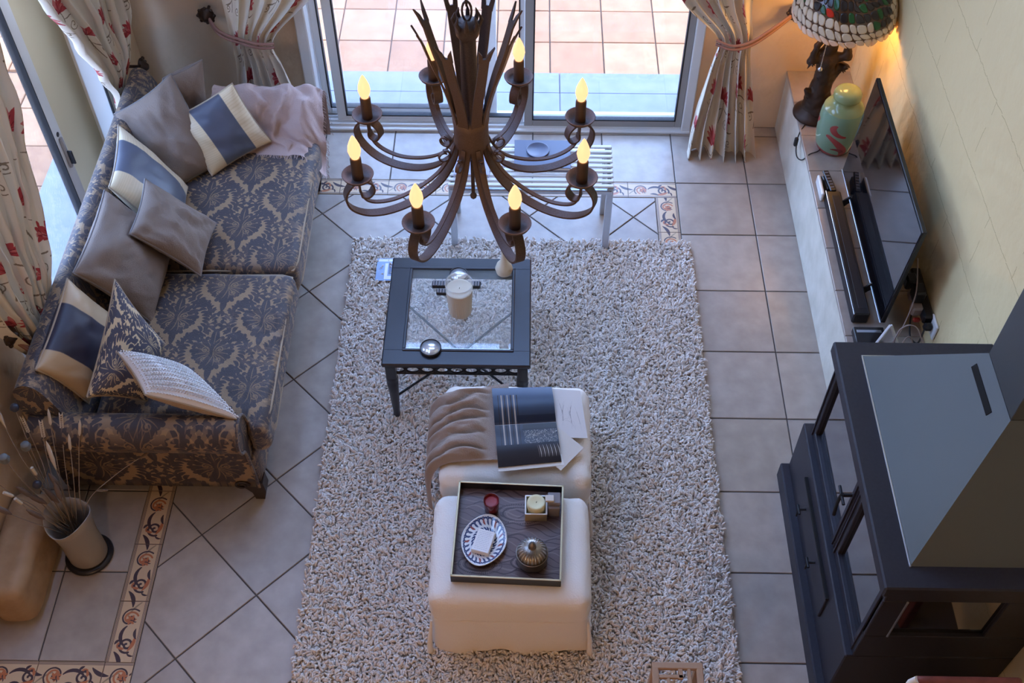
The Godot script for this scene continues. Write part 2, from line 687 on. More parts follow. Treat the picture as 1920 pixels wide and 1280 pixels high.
func materials():
	var fine := noise_tex(0.09, 3, 4, true, 5.0)
	var soft := noise_tex(0.02, 5, 4, true, 6.0)
	var mottle := noise_tex(0.012, 9, 5, false, 0, Color(0.90, 0.89, 0.88), Color(1, 1, 1))
	var weave := Paint.new(64, 64, Color(0.5, 0.5, 1))
	for i in 8:
		for j in 8:
			var up := (i + j) % 2 == 0
			weave.im.fill_rect(Rect2i(i * 8, j * 8, 8, 8), Color(0.5, 0.62, 0.95) if up else Color(0.62, 0.5, 0.95))
			weave.im.fill_rect(Rect2i(i * 8, j * 8, 3, 3), Color(0.38, 0.4, 0.9))
	var weave_t := weave.tex()

	# shell
	add_noise(mat("plaster", c8(226, 204, 176), 0.9), noise_tex(0.006, 21, 4, false, 0, Color(0.93, 0.91, 0.88), Color.WHITE), 0.6, soft, 0.25)
	var lines := Paint.new(512, 512, Color.WHITE)
	for k in 4:
		var y0 := 128.0 * k
		for q in 16:
			# scored courses, broken and a little wavy
			if (k * 7 + q * 5) % 5 < 3:
				for i in 32:
					lines.disc(q * 32.0 + i, y0 + 2.0 * sin(q + i * 0.1), 0.6, Color(0.80, 0.77, 0.70))
		for q in 2:
			for i in 128:
				if (k * 3 + q * 5 + i / 26) % 3 != 0:
					lines.disc(q * 256.0 + (128.0 if k % 2 else 0.0) + 2.0 * sin(i * 0.06 + k), y0 + i, 0.6, Color(0.80, 0.77, 0.70))
	var wy := mat("scored_plaster", c8(232, 211, 160), 0.85)
	add_noise(wy, lines.tex(), 0.72, soft, 0.35)
	wy.uv1_scale = Vector3(0.8, 0.8, 0.8)
	mat("gallery_wood", c8(72, 52, 40), 0.6)  # unseen gallery, kept dark so that the hood side reflects little light
	mat("ceiling_white", c8(236, 226, 208), 0.95)
	mat("grout", c8(84, 79, 76), 0.95)
	for i in 4:
		var tone: Color = [c8(178, 166, 155), c8(172, 161, 151), c8(183, 170, 157), c8(175, 162, 149)][i]
		var t := mat("floor_tile_%d" % i, tone, 0.34)
		add_noise(t, mottle, 1.3, soft, 0.06)
		t.uv1_offset = Vector3(i * 0.37, i * 0.21, i * 0.53)
	var bt := mat("border_tile", Color.WHITE, 0.35)
	bt.albedo_texture = border_print()
	for i in 3:
		var t := mat("terracotta_%d" % i, [c8(178, 124, 80), c8(184, 132, 87), c8(170, 116, 73)][i], 0.7)
		add_noise(t, noise_tex(0.01, 40, 5, false, 0, Color(0.86, 0.82, 0.76), Color(1, 1, 1)), 1.1)
		t.uv1_offset = Vector3(i * 0.4, 0, i * 0.7)
	mat("terrace_grout", c8(120, 96, 76), 0.95)
	add_noise(mat("marble", c8(124, 122, 132), 0.35), noise_tex(0.02, 44, 5, false, 0, Color(0.86, 0.88, 0.9), Color.WHITE), 0.8)
	mat("aluminium", c8(214, 214, 212), 0.38)
	mat("aluminium_grey", c8(150, 146, 142), 0.4)
	mat("gasket", c8(30, 30, 32), 0.7)
	mat("exterior_wall", c8(214, 196, 160), 0.95)
	var gl := mat("pane", Color(1, 1, 1, 0.06), 0.0)
	gl.transparency = BaseMaterial3D.TRANSPARENCY_ALPHA
	var ct := mat("curtain", Color.WHITE, 0.95)
	ct.albedo_texture = flower_print()
	ct.backlight_enabled = true
	ct.backlight = Color(0.22, 0.18, 0.15)
	ct.cull_mode = BaseMaterial3D.CULL_DISABLED
	mat("cord", c8(150, 112, 100), 0.9)
	mat("bronze", c8(64, 50, 42), 0.45, 0.6)
	# bench
	add_noise(mat("limewash", c8(226, 222, 208), 0.85), noise_tex(0.01, 50, 4, false, 0, Color(0.9, 0.9, 0.88), Color.WHITE), 1.0, soft, 0.2)
	add_noise(mat("bench_tile", c8(168, 156, 146), 0.3), mottle, 1.5)
	# rug
	mat("rug_back", c8(196, 188, 176), 1.0)
	var wool := mat("wool", Color.WHITE, 1.0)
	wool.vertex_color_use_as_albedo = true
	# sofa
	var dm := mat("damask", Color.WHITE, 0.62)
	dm.albedo_texture = damask(c8(146, 118, 86), c8(60, 52, 55))
	dm.normal_enabled = true
	dm.normal_texture = fine
	dm.normal_scale = 0.35
	triplanar(dm, 2.6, false)
	dm.rim_enabled = true
	dm.rim = 0.3
	var d2 := mat("damask_bold", Color.WHITE, 0.6)
	d2.albedo_texture = dm.albedo_texture
	triplanar(d2, 2.0, false)
	var d3 := mat("damask_face", Color.WHITE, 0.6)
	d3.albedo_texture = damask(c8(204, 182, 146), c8(70, 70, 84))
	d3.uv1_scale = Vector3(1.5, 1.5, 1)
	mat("piping_tan", c8(168, 150, 128), 0.8)
	mat("piping_grey", c8(120, 112, 108), 0.8)
	mat("dark_wood", c8(46, 34, 30), 0.4)
	for v in [["taupe", c8(124, 107, 94)], ["taupe_warm", c8(150, 130, 116)], ["tan_cloth", c8(164, 140, 116)], ["throw_rose", c8(180, 156, 148)]]:
		var t := mat(v[0], v[1], 0.75)
		add_noise(t, null, 3.0, fine, 0.4, false)
		t.rim_enabled = true
		t.rim = 0.5
		t.cull_mode = BaseMaterial3D.CULL_DISABLED
	var sp := Paint.new(128, 128, c8(206, 184, 148))
	sp.im.fill_rect(Rect2i(44, 0, 42, 128), c8(78, 82, 96))
	for i in 90:
		sp.im.fill_rect(Rect2i(0, (i * 37) % 128, 44, 1), c8(198, 176, 140))
		sp.im.fill_rect(Rect2i(86, (i * 53) % 128, 42, 1), c8(214, 194, 160))
	var sm := mat("satin_stripe", Color.WHITE, 0.42)
	sm.albedo_texture = sp.tex()
	sm.rim_enabled = true
	sm.rim = 0.4
	var sp2 := Paint.new(128, 128, c8(186, 160, 126))
	sp2.im.fill_rect(Rect2i(40, 0, 44, 128), c8(50, 50, 66))
	var sm2 := mat("satin_stripe_navy", Color.WHITE, 0.42)
	sm2.albedo_texture = sp2.tex()
	var kn := mat("knit", c8(226, 224, 222), 0.95)
	kn.cull_mode = BaseMaterial3D.CULL_DISABLED
	# tables and ottomans
	mat("black_lacquer", c8(34, 34, 40), 0.32)
	mat("black_iron", c8(30, 30, 34), 0.5, 0.3)
	var tg := mat("table_glass", Color(0.9, 0.96, 0.98, 0.08), 0.0)
	tg.transparency = BaseMaterial3D.TRANSPARENCY_ALPHA
	var cv := mat("slipcover", c8(236, 227, 216), 0.9)
	add_noise(cv, null, 2.5, fine, 0.3, false)
	mat("wax", c8(206, 194, 172), 0.6).subsurf_scatter_enabled = true
	mat("wax_cream", c8(222, 214, 170), 0.6)
	mat("wax_red", c8(150, 26, 30), 0.4)
	mat("red_glass", c8(96, 16, 22), 0.12)
	var jg := mat("jar_glass", Color(0.95, 0.97, 0.97, 0.12), 0.0)
	jg.transparency = BaseMaterial3D.TRANSPARENCY_ALPHA
	mat("wick", c8(40, 34, 30), 0.9)
	mat("mirror", c8(226, 230, 236), 0.15, 0.6)
	mat("steel", c8(190, 194, 200), 0.28, 0.9)
	mat("silver_dark", c8(140, 132, 124), 0.3, 0.8)
	mat("gold_edge", c8(196, 182, 146), 0.4, 0.4)
	mat("porcelain", c8(230, 234, 238), 0.12)
	mat("ceramic_cream", c8(216, 206, 184), 0.5)
	mat("paper", c8(226, 222, 214), 0.8)
	mat("card_ivory", c8(206, 196, 184), 0.8)
	mat("box_grey", c8(128, 122, 124), 0.7)
	mat("black_plastic", c8(22, 22, 25), 0.35)
	mat("black_gloss", c8(14, 14, 18), 0.04).metallic_specular = 0.7
	mat("white_plastic", c8(226, 226, 224), 0.4)
	mat("cable_black", c8(24, 22, 24), 0.6)
	mat("cable_grey", c8(150, 132, 126), 0.6)
	mat("red_led", c8(150, 40, 30), 0.4)
	mat("ink", c8(70, 60, 60), 0.8)
	# fireplace
	add_noise(mat("cast_iron", c8(46, 46, 56), 0.5, 0.2), noise_tex(0.05, 61, 3, false, 0, Color(0.86, 0.86, 0.88), Color.WHITE), 2.0)
	mat("hood_paint", c8(100, 105, 107), 0.45, 0.72)
	mat("fire_glass", c8(150, 148, 150), 0.04, 1.0)
	mat("slot", c8(8, 8, 9), 0.9)
	# chandelier
	add_noise(mat("wrought", c8(92, 82, 82), 0.55, 0.35), noise_tex(0.06, 62, 3, false, 0, Color(0.78, 0.74, 0.72), Color.WHITE), 6.0, null, 0.5, false)
	mat("sleeve", c8(60, 46, 42), 0.6)
	var bulb := mat("bulb_glow", c8(190, 150, 100), 0.3)
	bulb.emission_enabled = true
	bulb.emission = Color(1.0, 0.79, 0.58)
	bulb.emission_energy_multiplier = 0.8
	# lamp
	mat("glass_cream", c8(226, 208, 180), 0.25)
	M["glass_cream"].backlight_enabled = true
	M["glass_cream"].backlight = Color(0.55, 0.44, 0.3)
	mat("glass_green", c8(30, 84, 40), 0.2)
	mat("glass_dark", c8(44, 38, 36), 0.2)
	mat("glass_red", c8(220, 50, 30), 0.2)
	for k in ["glass_green", "glass_dark", "glass_red"]:
		M[k].backlight_enabled = true
		M[k].backlight = M[k].albedo_color * 0.7
	mat("lead", c8(36, 30, 28), 0.5, 0.4)
	var lb := mat("lamp_bulb", c8(255, 224, 170), 0.4)
	lb.emission_enabled = true
	lb.emission = Color(1.0, 0.7, 0.35)
	lb.emission_energy_multiplier = 2.0
	# flowers
	mat("vase_grey", c8(150, 140, 130), 0.55)
	mat("stem_dry", c8(140, 122, 104), 0.9)
	mat("seed_pale", c8(196, 180, 158), 0.9)
	mat("seed_brown", c8(104, 86, 74), 0.9)
	mat("pod_grey", c8(110, 112, 112), 0.7)
	mat("pod_dark", c8(44, 44, 54), 0.35)
	# near things
	add_noise(mat("tan_leather", c8(178, 146, 112), 0.6), noise_tex(0.01, 70, 4, false, 0, Color(0.86, 0.84, 0.8), Color.WHITE), 1.4, soft, 0.3)
	var rw := mat("red_wood", c8(128, 62, 50), 0.4)
	add_noise(rw, noise_tex(0.02, 71, 4, false, 0, Color(0.8, 0.76, 0.74), Color.WHITE), 2.0)
	mat("bare_wood", c8(170, 138, 110), 0.55)


# ============================ the room =====================================
func wall(called: String, c: Vector3, s: Vector3, m := "plaster"):
	var st := mb()
	box(st, c, s, 0.002)
	struct(build(st, called, m))


func span(st: SurfaceTool, a: Vector3, b: Vector3, bev := 0.002):
	box(st, (a + b) * 0.5, (b - a).abs(), bev)


func room():
	var top := 5.4
	var st := mb()
	# terrace wall with its door opening
	span(st, Vector3(-2.45, 0, -5.42), Vector3(-1.245, top, -5.12))
	span(st, Vector3(0.955, 0, -5.42), Vector3(2.27, top, -5.12))
	span(st, Vector3(-1.245, 2.2, -5.42), Vector3(0.955, 2.95, -5.12))
	span(st, Vector3(-1.245, 5.0, -5.42), Vector3(0.955, top, -5.12))
	struct(build(st, "wall_back", "plaster"))
	st = mb()
	span(st, Vector3(1.80, 0, -5.12), Vector3(2.27, top, 3.6))
	struct(build(st, "wall_right", "scored_plaster"))
	st = mb()
	span(st, Vector3(-2.45, 0, -5.12), Vector3(-2.15, top, -4.72))
	span(st, Vector3(-2.45, 0, -2.95), Vector3(-2.15, 2.95, 3.6))
	span(st, Vector3(-2.45, 2.95, -2.95), Vector3(-2.15, top, 3.6))
	span(st, Vector3(-2.45, 2.2, -4.72), Vector3(-2.15, 2.95, -2.95))
	span(st, Vector3(-2.45, 5.0, -4.72), Vector3(-2.15, top, -2.95))
	struct(build(st, "wall_left", "plaster"))
	wall("wall_front", Vector3(0, top / 2, 3.75), Vector3(4.9, top, 0.3))
	st = mb()
	# roof; the long skylight on its left is added to brighten the room
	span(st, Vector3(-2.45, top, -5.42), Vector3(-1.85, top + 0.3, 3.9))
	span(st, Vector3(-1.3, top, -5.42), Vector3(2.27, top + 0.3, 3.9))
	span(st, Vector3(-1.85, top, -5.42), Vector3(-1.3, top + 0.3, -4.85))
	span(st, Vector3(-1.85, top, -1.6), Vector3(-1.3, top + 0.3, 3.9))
	span(st, Vector3(2.3, top, -5.54), Vector3(6.0, top + 0.3, -5.42))  # unseen eave strip, out of view, placed to shade the right of the doorstep
	struct(build(st, "ceiling", "ceiling_white"))
	# the gallery on which the photographer stands
	st = mb()
	span(st, Vector3(-2.15, 2.55, -0.35), Vector3(1.80, 2.8, 3.6))
	struct(build(st, "trim_gallery", "gallery_wood"))
	# return of the thick outer wall beside the left door
	st = mb()
	plate(st, PackedVector2Array([Vector2(-2.60, -4.79), Vector2(-2.34, -4.31), Vector2(-2.34, -5.0), Vector2(-2.60, -5.0)]), -0.05, 3.2, 0.004)
	struct(build(st, "wall_exterior", "exterior_wall"))


func rect2(x0: float, z0: float, x1: float, z1: float) -> PackedVector2Array:
	return PackedVector2Array([Vector2(x0, z0), Vector2(x1, z0), Vector2(x1, z1), Vector2(x0, z1)])


func lay(poly: PackedVector2Array, floor_: Node, k: int):
	var st := mb()
	plate(st, poly, -0.012, rng.randf_range(-0.0006, 0.0006), 0.0022)
	build(st, "tile", "floor_tile_%d" % (k % 4), floor_)


func border(floor_: Node, x0: float, z0: float, x1: float, z1: float, along_x: bool, part := 1.0):
	var st := mb()
	var g := 0.0012
	var c := [Vector3(x0 + g, 0, z0 + g), Vector3(x1 - g, 0, z0 + g), Vector3(x1 - g, 0, z1 - g), Vector3(x0 + g, 0, z1 - g)]
	var uv := [Vector2(0, 0), Vector2(part, 0), Vector2(part, 1), Vector2(0, 1)] if along_x else [Vector2(0, 0), Vector2(0, 1), Vector2(part, 1), Vector2(part, 0)]
	for k in [0, 1, 2, 0, 2, 3]:
		st.set_uv(uv[k])
		st.add_vertex(c[k])
	for k in 4:
		var k1 := (k + 1) % 4
		st.set_uv(uv[k])
		quad(st, c[k], c[k1], c[k1] + Vector3(0, -0.012, 0), c[k] + Vector3(0, -0.012, 0), (c[k] + c[k1]) * 0.5 - (c[0] + c[2]) * 0.5)
	build(st, "border_tile", "border_tile", floor_)


func floor_tiles():
	var st := mb()
	span(st, Vector3(-2.45, -0.2, -5.42), Vector3(2.27, -0.0045, 3.6))
	var fl := struct(build(st, "floor", "grout"))
	var g := 0.0031
	var k := 0
	# straight tiles beside the bench
	for r in range(-1, 9):
		var z := -4.641 + 0.4 * r
		lay(rect2(0.84 + g, z + g, 1.242 - g, z + 0.4 - g), fl, k)
		lay(rect2(1.242 + g, z + g, 1.47, z + 0.4 - g), fl, k + 2)
		k += 3
	# row along the terrace doors
	for c in 8:
		var x := 0.44 - 0.4 * c
		lay(rect2(maxf(x, -2.15) + g, -5.041 + g, x + 0.4 - g, -4.641 - g), fl, k)
		k += 1
	for c in 9:
		var x := 0.84 - 0.4 * c
		lay(rect2(maxf(x, -2.15) + g, -5.12, x + 0.4 - g, -5.041 - g), fl, k)
		k += 1
	lay(rect2(1.24 + g, -5.12, 1.47, -5.041 - g), fl, k)
	# printed border round the diagonal field
	var bl := 0.267
	for c in 10:
		var x := 0.838 - bl * (c + 1)
		var x0 := maxf(x, -1.668)
		border(fl, x0, -4.641, x + bl, -4.523, true, (x + bl - x0) / bl)
	for c in 13:
		border(fl, 0.72, -4.523 + bl * c, 0.838, -4.523 + bl * (c + 1), false)
	for c in 11:
		var z1 := -1.803 - bl * c
		var z0 := maxf(z1 - bl, -4.523)
		border(fl, -1.668, z0, -1.55, z1, false, (z1 - z0) / bl)
	border(fl, -1.668, -1.803, -1.55, -1.685, true, 0.44)
	for c in 2:
		border(fl, maxf(-1.668 - bl * (c + 1), -2.15), -1.803, -1.668 - bl * c, -1.685, true, minf(1.0, (0.482 - bl * c) / bl))
	# plain tiles under the vase
	for r in 7:
		var z := -2.203 - 0.4 * r
		lay(rect2(-1.94 + g, maxf(z, -4.52) + g, -1.668 - g, z + 0.4 - g), fl, k)
		lay(rect2(-2.15, maxf(z, -4.52) + g, -1.94 - g, z + 0.4 - g), fl, k + 1)
		k += 3
	# the diagonal field
	var r2 := sqrt(2.0)
	var fields := [rect2(-1.55 + g, -4.523 + g, 0.72 - g, -1.685), rect2(-2.15, -1.685 + g, 0.72 - g, -1.0)]
	for i in range(-16, 2):
		for j in range(-4, 14):
			var u0 := 0.4 * (i + 0.325) + g
			var u1 := 0.4 * (i + 1.325) - g
			var v0 := 0.4 * (j + 0.765) + g
			var v1 := 0.4 * (j + 1.765) - g
			var sq := PackedVector2Array()
			for q in [[u0, v0], [u1, v0], [u1, v1], [u0, v1]]:
				sq.append(Vector2((q[0] + q[1]) / r2, (q[0] - q[1]) / r2))
			for f in fields:
				for piece in Geometry2D.intersect_polygons(sq, f):
					if piece.size() > 2:
						k += 1
						lay(piece, fl, k * 7 + i)
	# plain floor nearer than the picture shows
	st = mb()
	span(st, Vector3(-2.15, -0.01, -1.0), Vector3(1.80, 0.0, 3.6))
	build(st, "floor_field", "floor_tile_0", fl)


func terrace():
	var st := mb()
	span(st, Vector3(-14, -0.3, -14), Vector3(14, -0.05, -5.42))
	span(st, Vector3(-14, -0.3, -5.42), Vector3(-2.45, -0.05, 6))
	var base := struct(build(st, "floor_terrace", "terrace_grout"))
	var k := 0
	var sz := 0.336
	for i in range(-12, 9):
		for j in range(0, 8):
			if i < -5 and (j > 6 or i < -11):
				continue
			var x := 0.145 + sz * i
			var z := -5.625 - sz * (j + 1)
			st = mb()
			plate(st, rect2(x + 0.004, z + 0.004, x + sz - 0.004, z + sz - 0.004), -0.06, -0.03 + rng.randf_range(-0.001, 0.001), 0.003)
			k += 1
			build(st, "terrace_tile", "terracotta_%d" % (rng.randi() % 3), base)
	for i in 5:
		for j in 9:
			var x := -2.705 - sz * (i + 1)
			var z := -5.6 + sz * j
			st = mb()
			plate(st, rect2(x + 0.004, z + 0.004, x + sz - 0.004, z + sz - 0.004), -0.06, -0.03, 0.003)
			build(st, "terrace_tile", "terracotta_%d" % (rng.randi() % 3), base)
	# marble doorsteps
	st = mb()
	span(st, Vector3(-1.6, -0.05, -5.42), Vector3(0.2, 0.0, -5.22), 0.004)
	span(st, Vector3(-1.6, -0.05, -5.618), Vector3(0.2, -0.004, -5.424), 0.004)
	struct(build(st, "trim_doorstep", "marble"))
	st = mb()
	span(st, Vector3(0.203, -0.05, -5.42), Vector3(1.4, 0.0, -5.22), 0.004)
	span(st, Vector3(0.203, -0.05, -5.618), Vector3(1.4, -0.004, -5.424), 0.004)
	struct(build(st, "trim_doorstep", "marble"))
	st = mb()
	span(st, Vector3(-2.70, -0.05, -5.2), Vector3(-2.26, 0.0, -2.0), 0.004)
	struct(build(st, "trim_doorstep", "marble"))
	# garden wall and a planted shrub beyond the left door
	st = mb()
	span(st, Vector3(-9, -0.05, -9.4), Vector3(9, 1.1, -9.2), 0.01)
	span(st, Vector3(-9.2, -0.05, -9.4), Vector3(-9.0, 1.1, 5), 0.01)
	struct(build(st, "wall_garden", "exterior_wall"))


# a glazed leaf in the plane across axis a (0: leaf in an x plane, runs along z; 2: leaf in a z plane, runs along x)
func leaf(parent: Node, along: int, p0: float, p1: float, plane: float, y0: float, y1: float, w0: float, w1: float, m: String, deep := 0.035, rail := 0.05):
	var f = func(a0: float, a1: float, b0: float, b1: float, d: float) -> Array:
		if along == 2:
			return [Vector3(a0, b0, plane - d), Vector3(a1, b1, plane + d)]
		return [Vector3(plane - d, b0, a0), Vector3(plane + d, b1, a1)]
	for q in [["stile", p0, p0 + w0, y0, y1, deep * 0.5, m], ["stile", p1 - w1, p1, y0, y1, deep * 0.5, m], ["bottom_rail", p0 + w0, p1 - w1, y0, y0 + rail, deep * 0.5, m], ["top_rail", p0 + w0, p1 - w1, y1 - 0.06, y1, deep * 0.5, m], ["pane", p0 + w0 - 0.004, p1 - w1 + 0.004, y0 + rail - 0.005, y1 - 0.055, 0.003, "pane"]]:
		var st := mb()
		var v = f.call(q[1], q[2], q[3], q[4], q[5])
		span(st, v[0], v[1], 0.003 if q[0] != "pane" else 0.0)
		build(st, q[0], q[6], parent)
		if q[0] == "pane":
			# rubber gaskets round the pane
			st = mb()
			for e in [[q[1], q[1] + 0.008, q[3], q[4]], [q[2] - 0.008, q[2], q[3], q[4]], [q[1], q[2], q[3], q[3] + 0.008]]:
				var w = f.call(e[0], e[1], e[2], e[3], deep * 0.5 + 0.001)
				span(st, w[0], w[1], 0.0)
			build(st, "gasket", "gasket", parent)


func doors():
	# sliding terrace doors
	var d := Node3D.new()
	d.name = "door_1"
	add_child(d)
	struct(d)
	d.position = Vector3(-0.145, 0, -5.12)
	var st := mb()
	span(st, Vector3(-1.245, 0, -5.23), Vector3(-1.185, 2.2, -5.06), 0.006)
	build(st, "jamb", "aluminium", d)
	st = mb()
	span(st, Vector3(0.90, 0, -5.23), Vector3(0.955, 2.2, -5.06), 0.006)
	build(st, "jamb", "aluminium", d)
	st = mb()
	span(st, Vector3(-1.185, 2.13, -5.23), Vector3(0.9, 2.2, -5.06), 0.006)
	build(st, "head", "aluminium", d)
	st = mb()
	span(st, Vector3(-1.245, 0, -5.23), Vector3(0.955, 0.018, -5.05), 0.004)
	for z in [-5.185, -5.15, -5.115, -5.08]:
		span(st, Vector3(-1.185, 0.016, z - 0.004), Vector3(0.9, 0.034, z + 0.004), 0.001)
	build(st, "sill_track", "aluminium", d)
	leaf(d, 2, -1.18, -0.17, -5.185, 0.03, 2.13, 0.04, 0.07, "aluminium")
	leaf(d, 2, -1.10, -0.012, -5.13, 0.03, 2.13, 0.055, 0.03, "aluminium", 0.03, 0.035)
	leaf(d, 2, -0.012, 0.90, -5.09, 0.03, 2.13, 0.05, 0.04, "aluminium_grey", 0.03, 0.05)
	# sliding doors in the left wall
	d = Node3D.new()
	d.name = "door_2"
	add_child(d)
	struct(d)
	d.position = Vector3(-2.2, 0, -3.85)
	st = mb()
	span(st, Vector3(-2.27, 0, -4.72), Vector3(-2.17, 2.2, -4.60), 0.006)
	build(st, "jamb", "aluminium", d)
	st = mb()
	span(st, Vector3(-2.166, 0.03, -4.675), Vector3(-2.160, 2.1, -4.668), 0.001)
	span(st, Vector3(-2.172, 0.03, -4.602), Vector3(-2.160, 2.1, -4.596), 0.001)
	build(st, "gasket", "gasket", d)
	st = mb()
	span(st, Vector3(-2.27, 0, -3.02), Vector3(-2.17, 2.2, -2.95), 0.006)
	build(st, "jamb", "aluminium", d)
	st = mb()
	span(st, Vector3(-2.27, 2.13, -4.6), Vector3(-2.17, 2.2, -3.02), 0.006)
	build(st, "head", "aluminium", d)
	st = mb()
	span(st, Vector3(-2.3, 0, -4.6), Vector3(-2.15, 0.02, -3.02), 0.004)
	build(st, "sill_track", "aluminium", d)
	leaf(d, 0, -4.04, -3.03, -2.205, 0.03, 2.13, 0.085, 0.07, "aluminium", 0.04, 0.06)
	# lock and pull of the sliding leaf
	st = mb()
	span(st, Vector3(-2.186, 0.66, -4.012), Vector3(-2.172, 0.84, -3.988), 0.004)
	build(st, "pull_plate", "aluminium_grey", d)
	st = mb()
	span(st, Vector3(-2.174, 0.68, -4.005), Vector3(-2.150, 0.76, -3.995), 0.003)
	build(st, "pull", "black_plastic", d)
	st = mb()
	lathe(st, Vector3(-2.182, 0.86, -4.0), [Vector2(0.012, 0), Vector2(0.012, 0.012), Vector2(0.006, 0.014)], 12, true, Vector2.ONE, Vector2.ZERO, Basis(Vector3.FORWARD, -PI / 2))
	build(st, "lock", "black_plastic", d)


# rows: [height, left end, right end, fold depth], left and right given as Vector3
func curtain(called: String, label: String, rows: Array, nfold: float, out: Vector3, wid: float, phase := 0.0):
	var at: Vector3 = (rows[rows.size() - 1][0] + rows[rows.size() - 1][1]) * 0.5
	at.y = 0
	var o := thing(called, label, "curtain", at)
	var total := 0.0
	var ts := [0.0]
	for i in range(1, rows.size()):
		total += ((rows[i][0] + rows[i][1]) * 0.5).distance_to((rows[i - 1][0] + rows[i - 1][1]) * 0.5)
		ts.append(total)
	var nz := fbm(int(phase * 10) + 4, 1.4, 2)
	var f = func(s: float, t: float) -> Vector3:
		var d := t * total
		var i := 0
		while i < rows.size() - 2 and d > ts[i + 1]:
			i += 1
		var k: float = (d - ts[i]) / (ts[i + 1] - ts[i])
		var ia := maxi(i - 1, 0)
		var ib := mini(i + 2, rows.size() - 1)
		var l: Vector3 = rows[i][0].cubic_interpolate(rows[i + 1][0], rows[ia][0], rows[ib][0], k)
		var r: Vector3 = rows[i][1].cubic_interpolate(rows[i + 1][1], rows[ia][1], rows[ib][1], k)
		var amp := lerpf(rows[i][2], rows[i + 1][2], k)
		var w := l.distance_to(r)
		var ph := TAU * nfold * s + phase + 1.6 * nz.get_noise_2d(s * 3.0, t * 1.6)
		var wave := sin(ph) + 0.35 * sin(2.3 * ph + 1.0 + 3.0 * t)
		var p := l.lerp(r, s) + out * amp * wave + (r - l).normalized() * cos(ph) * w * 0.22 / nfold
		p += out * 0.02 * nz.get_noise_2d(s * 2.0 + 9.0, t * 5.0)
		p.y = maxf(p.y, 0.004)
		return p
	var st := mb()
	sheet(st, int(nfold * 14), 70, f, Vector2(wid / 0.8, total / 0.8))
	build(st, "drape", "curtain", o)
	# hem
	return [o, f, total]


func tieback(o: Node3D, knob: Vector3, wall_dir: Vector3, loop_at: Array):
	# rosette of bronze on a short pin, and a soft cord round the drape
	var st := mb()
	var bs := Basis(Quaternion(Vector3.UP, -wall_dir))
	lathe(st, knob, [Vector2(0.042, 0), Vector2(0.046, 0.012), Vector2(0.034, 0.022), Vector2(0.022, 0.03), Vector2(0.012, 0.042), Vector2(0.001, 0.044)], 20, true, Vector2.ONE, Vector2.ZERO, bs)
	lathe(st, knob + wall_dir * 0.09, [Vector2(0.008, 0), Vector2(0.008, 0.09)], 10, true, Vector2.ONE, Vector2.ZERO, bs)
	for k in 8:
		var a := TAU * k / 8
		var e := bs * Vector3(cos(a), 0, sin(a)) * 0.043
		box(st, Vector3.ZERO, Vector3(0.018, 0.018, 0.018), 0.006, Transform3D(bs.rotated(bs.y, a), knob + e - wall_dir * 0.012))
	build(st, "rosette", "bronze", o)
	st = mb()
	for q in 2:
		var pts := [knob + Vector3(0, -0.01 * q, 0)]
		for p in loop_at:
			pts.append(p + Vector3(0, -0.02 * q, 0.004 * q))
		tube(st, smooth(pts, 6), 0.008, 7)
	build(st, "tie_cord", "cord", o)


func added_upper_windows():
	# windows added above the doors, out of view, to brighten the room
	for q in [["added_window_1", 2, -1.245, 0.955, -5.27], ["added_window_2", 0, -4.72, -2.95, -2.3]]:
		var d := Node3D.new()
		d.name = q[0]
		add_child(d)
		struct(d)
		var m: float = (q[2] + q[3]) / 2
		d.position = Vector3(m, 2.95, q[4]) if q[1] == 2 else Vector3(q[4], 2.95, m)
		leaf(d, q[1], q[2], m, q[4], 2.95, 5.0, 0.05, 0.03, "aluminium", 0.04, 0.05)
		leaf(d, q[1], m, q[3], q[4], 2.95, 5.0, 0.03, 0.05, "aluminium", 0.04, 0.05)


